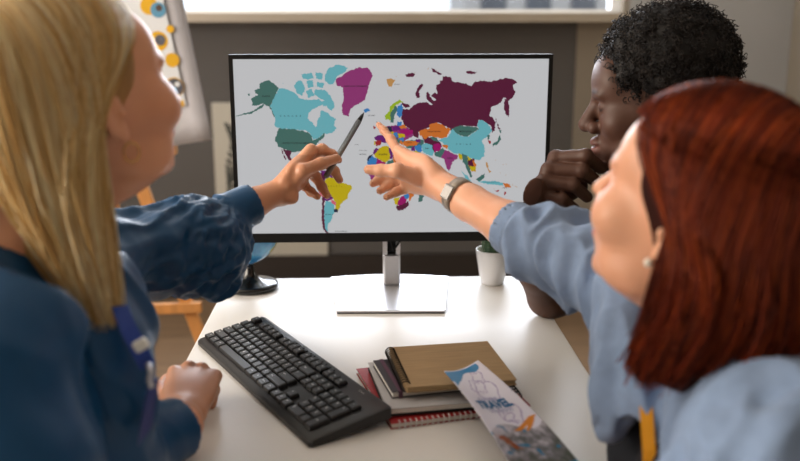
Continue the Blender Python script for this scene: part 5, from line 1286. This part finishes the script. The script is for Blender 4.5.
v = Vol((.32, 1.05, .46), (.86, 1.82, 1.08), .0055); Rt = frame(f3)
v.ell(ctr3 + A(0, 0, .83), (.205, .130, .19), Rt, .05); v.ell(ctr3 + A(.02, 0, .62), (.18, .14, .18), Rt, .06); v.chain([shR3, ctr3 + A(0, 0, .965), shL3], [.070, .080, .070], .05)
v.ell(ctr3 + f3 * .075 + A(0, 0, .90), (.12, .075, .075), Rt, .05); v.ell(PD(612, 240, 1.53), (.05, .06, .055), None, .04)
v.cone(nb3 + A(0, 0, -.03), nb3 + A(-.004, 0, .012), .075, .067, .02); v.cone(nb3, nb3 + A(-.01, 0, .05), .057, .060, .005, 'sub')
m3 = shR3 * .5 + el3 * .5; ax3 = unit(el3 - shR3); v.cone(shR3, m3, .068, .060, .03); v.cutplane(m3 + ax3 * .02, ax3, m3 - .09, m3 + .09); v.cone(m3, m3 + ax3 * .05, .055, .055, .002, 'sub')
m4 = shL3 * .45 + el3l * .55; v.cone(shL3, m4, .068, .062, .03)
own(cloth_mesh(v, None, 'shirt', olive, lambda V: .005 * folds(V, unit(A(.4, .5, -1)), 5, 15, 31), 2, lambda V: shirt_tone(V, (82, 86, 66), .06)), P3)
lower_body((.62, 1.50, .50), f3, .42, mat('trousers_grey', (66, 66, 70), .85, var=.1, vscale=60), mat('shoe_black', (0, 0, 0)), P3, knee_d=.36, spread=.12)
stool(.63, 1.50, .42, 'round dark stool under the man')
for P_ in (P2, P3):
    for o in [c for c in P_.children if c.name.startswith(('trousers', 'shoe'))]: at_root(o, P_)
# ---------------------------------------------------------------- light and camera
wd = bpy.data.worlds.new('World'); scn.world = wd; wd.use_nodes = True
bg = wd.node_tree.nodes['Background']; bg.inputs['Color'].default_value = lin((214, 224, 236)); bg.inputs['Strength'].default_value = 2.2
def area(name, loc, rot, sx, sy, power, c):
    l = bpy.data.lights.new(name, 'AREA'); l.shape = 'RECTANGLE'; l.size = sx; l.size_y = sy; l.energy = power; l.color = lin(c)[:3]
    o = bpy.data.objects.new(name, l); col.objects.link(o); o.location = loc; o.rotation_euler = rot; return o
area('window_daylight', (-.55, YB + .16, 1.90), (math.radians(-90), 0, 0), 3.4, 1.05, 150, (236, 242, 252))
area('side_window_daylight', (-2.73, .9, 1.68), (0, math.radians(-90), 0), 1.4, 2.4, 130, (255, 238, 216))
cam = bpy.data.cameras.new('camera'); co = bpy.data.objects.new('camera', cam); col.objects.link(co); scn.camera = co
cam.sensor_width = 36; cam.sensor_fit = 'HORIZONTAL'; cam.lens = FPX / 800 * 36; cam.clip_start = .05
co.matrix_world = Matrix(((RT[0], UP[0], -FW[0], CAM[0]), (RT[1], UP[1], -FW[1], CAM[1]), (RT[2], UP[2], -FW[2], CAM[2]), (0, 0, 0, 1)))
cam.dof.use_dof = True; cam.dof.focus_distance = 1.55; cam.dof.aperture_fstop = 2.6
vs_ = scn.view_settings; vs_.view_transform = 'Standard'; vs_.look = 'None'; vs_.gamma = 1.0; vs_.use_curve_mapping = False; vs_.exposure = 0.0
scn.cycles.use_denoising = True
scn.cycles.max_bounces = 6; scn.cycles.diffuse_bounces = 3; scn.cycles.glossy_bounces = 3; scn.cycles.transparent_max_bounces = 8
scn.cycles.sample_clamp_indirect = 6.0; scn.cycles.caustics_reflective = False; scn.cycles.caustics_refractive = False
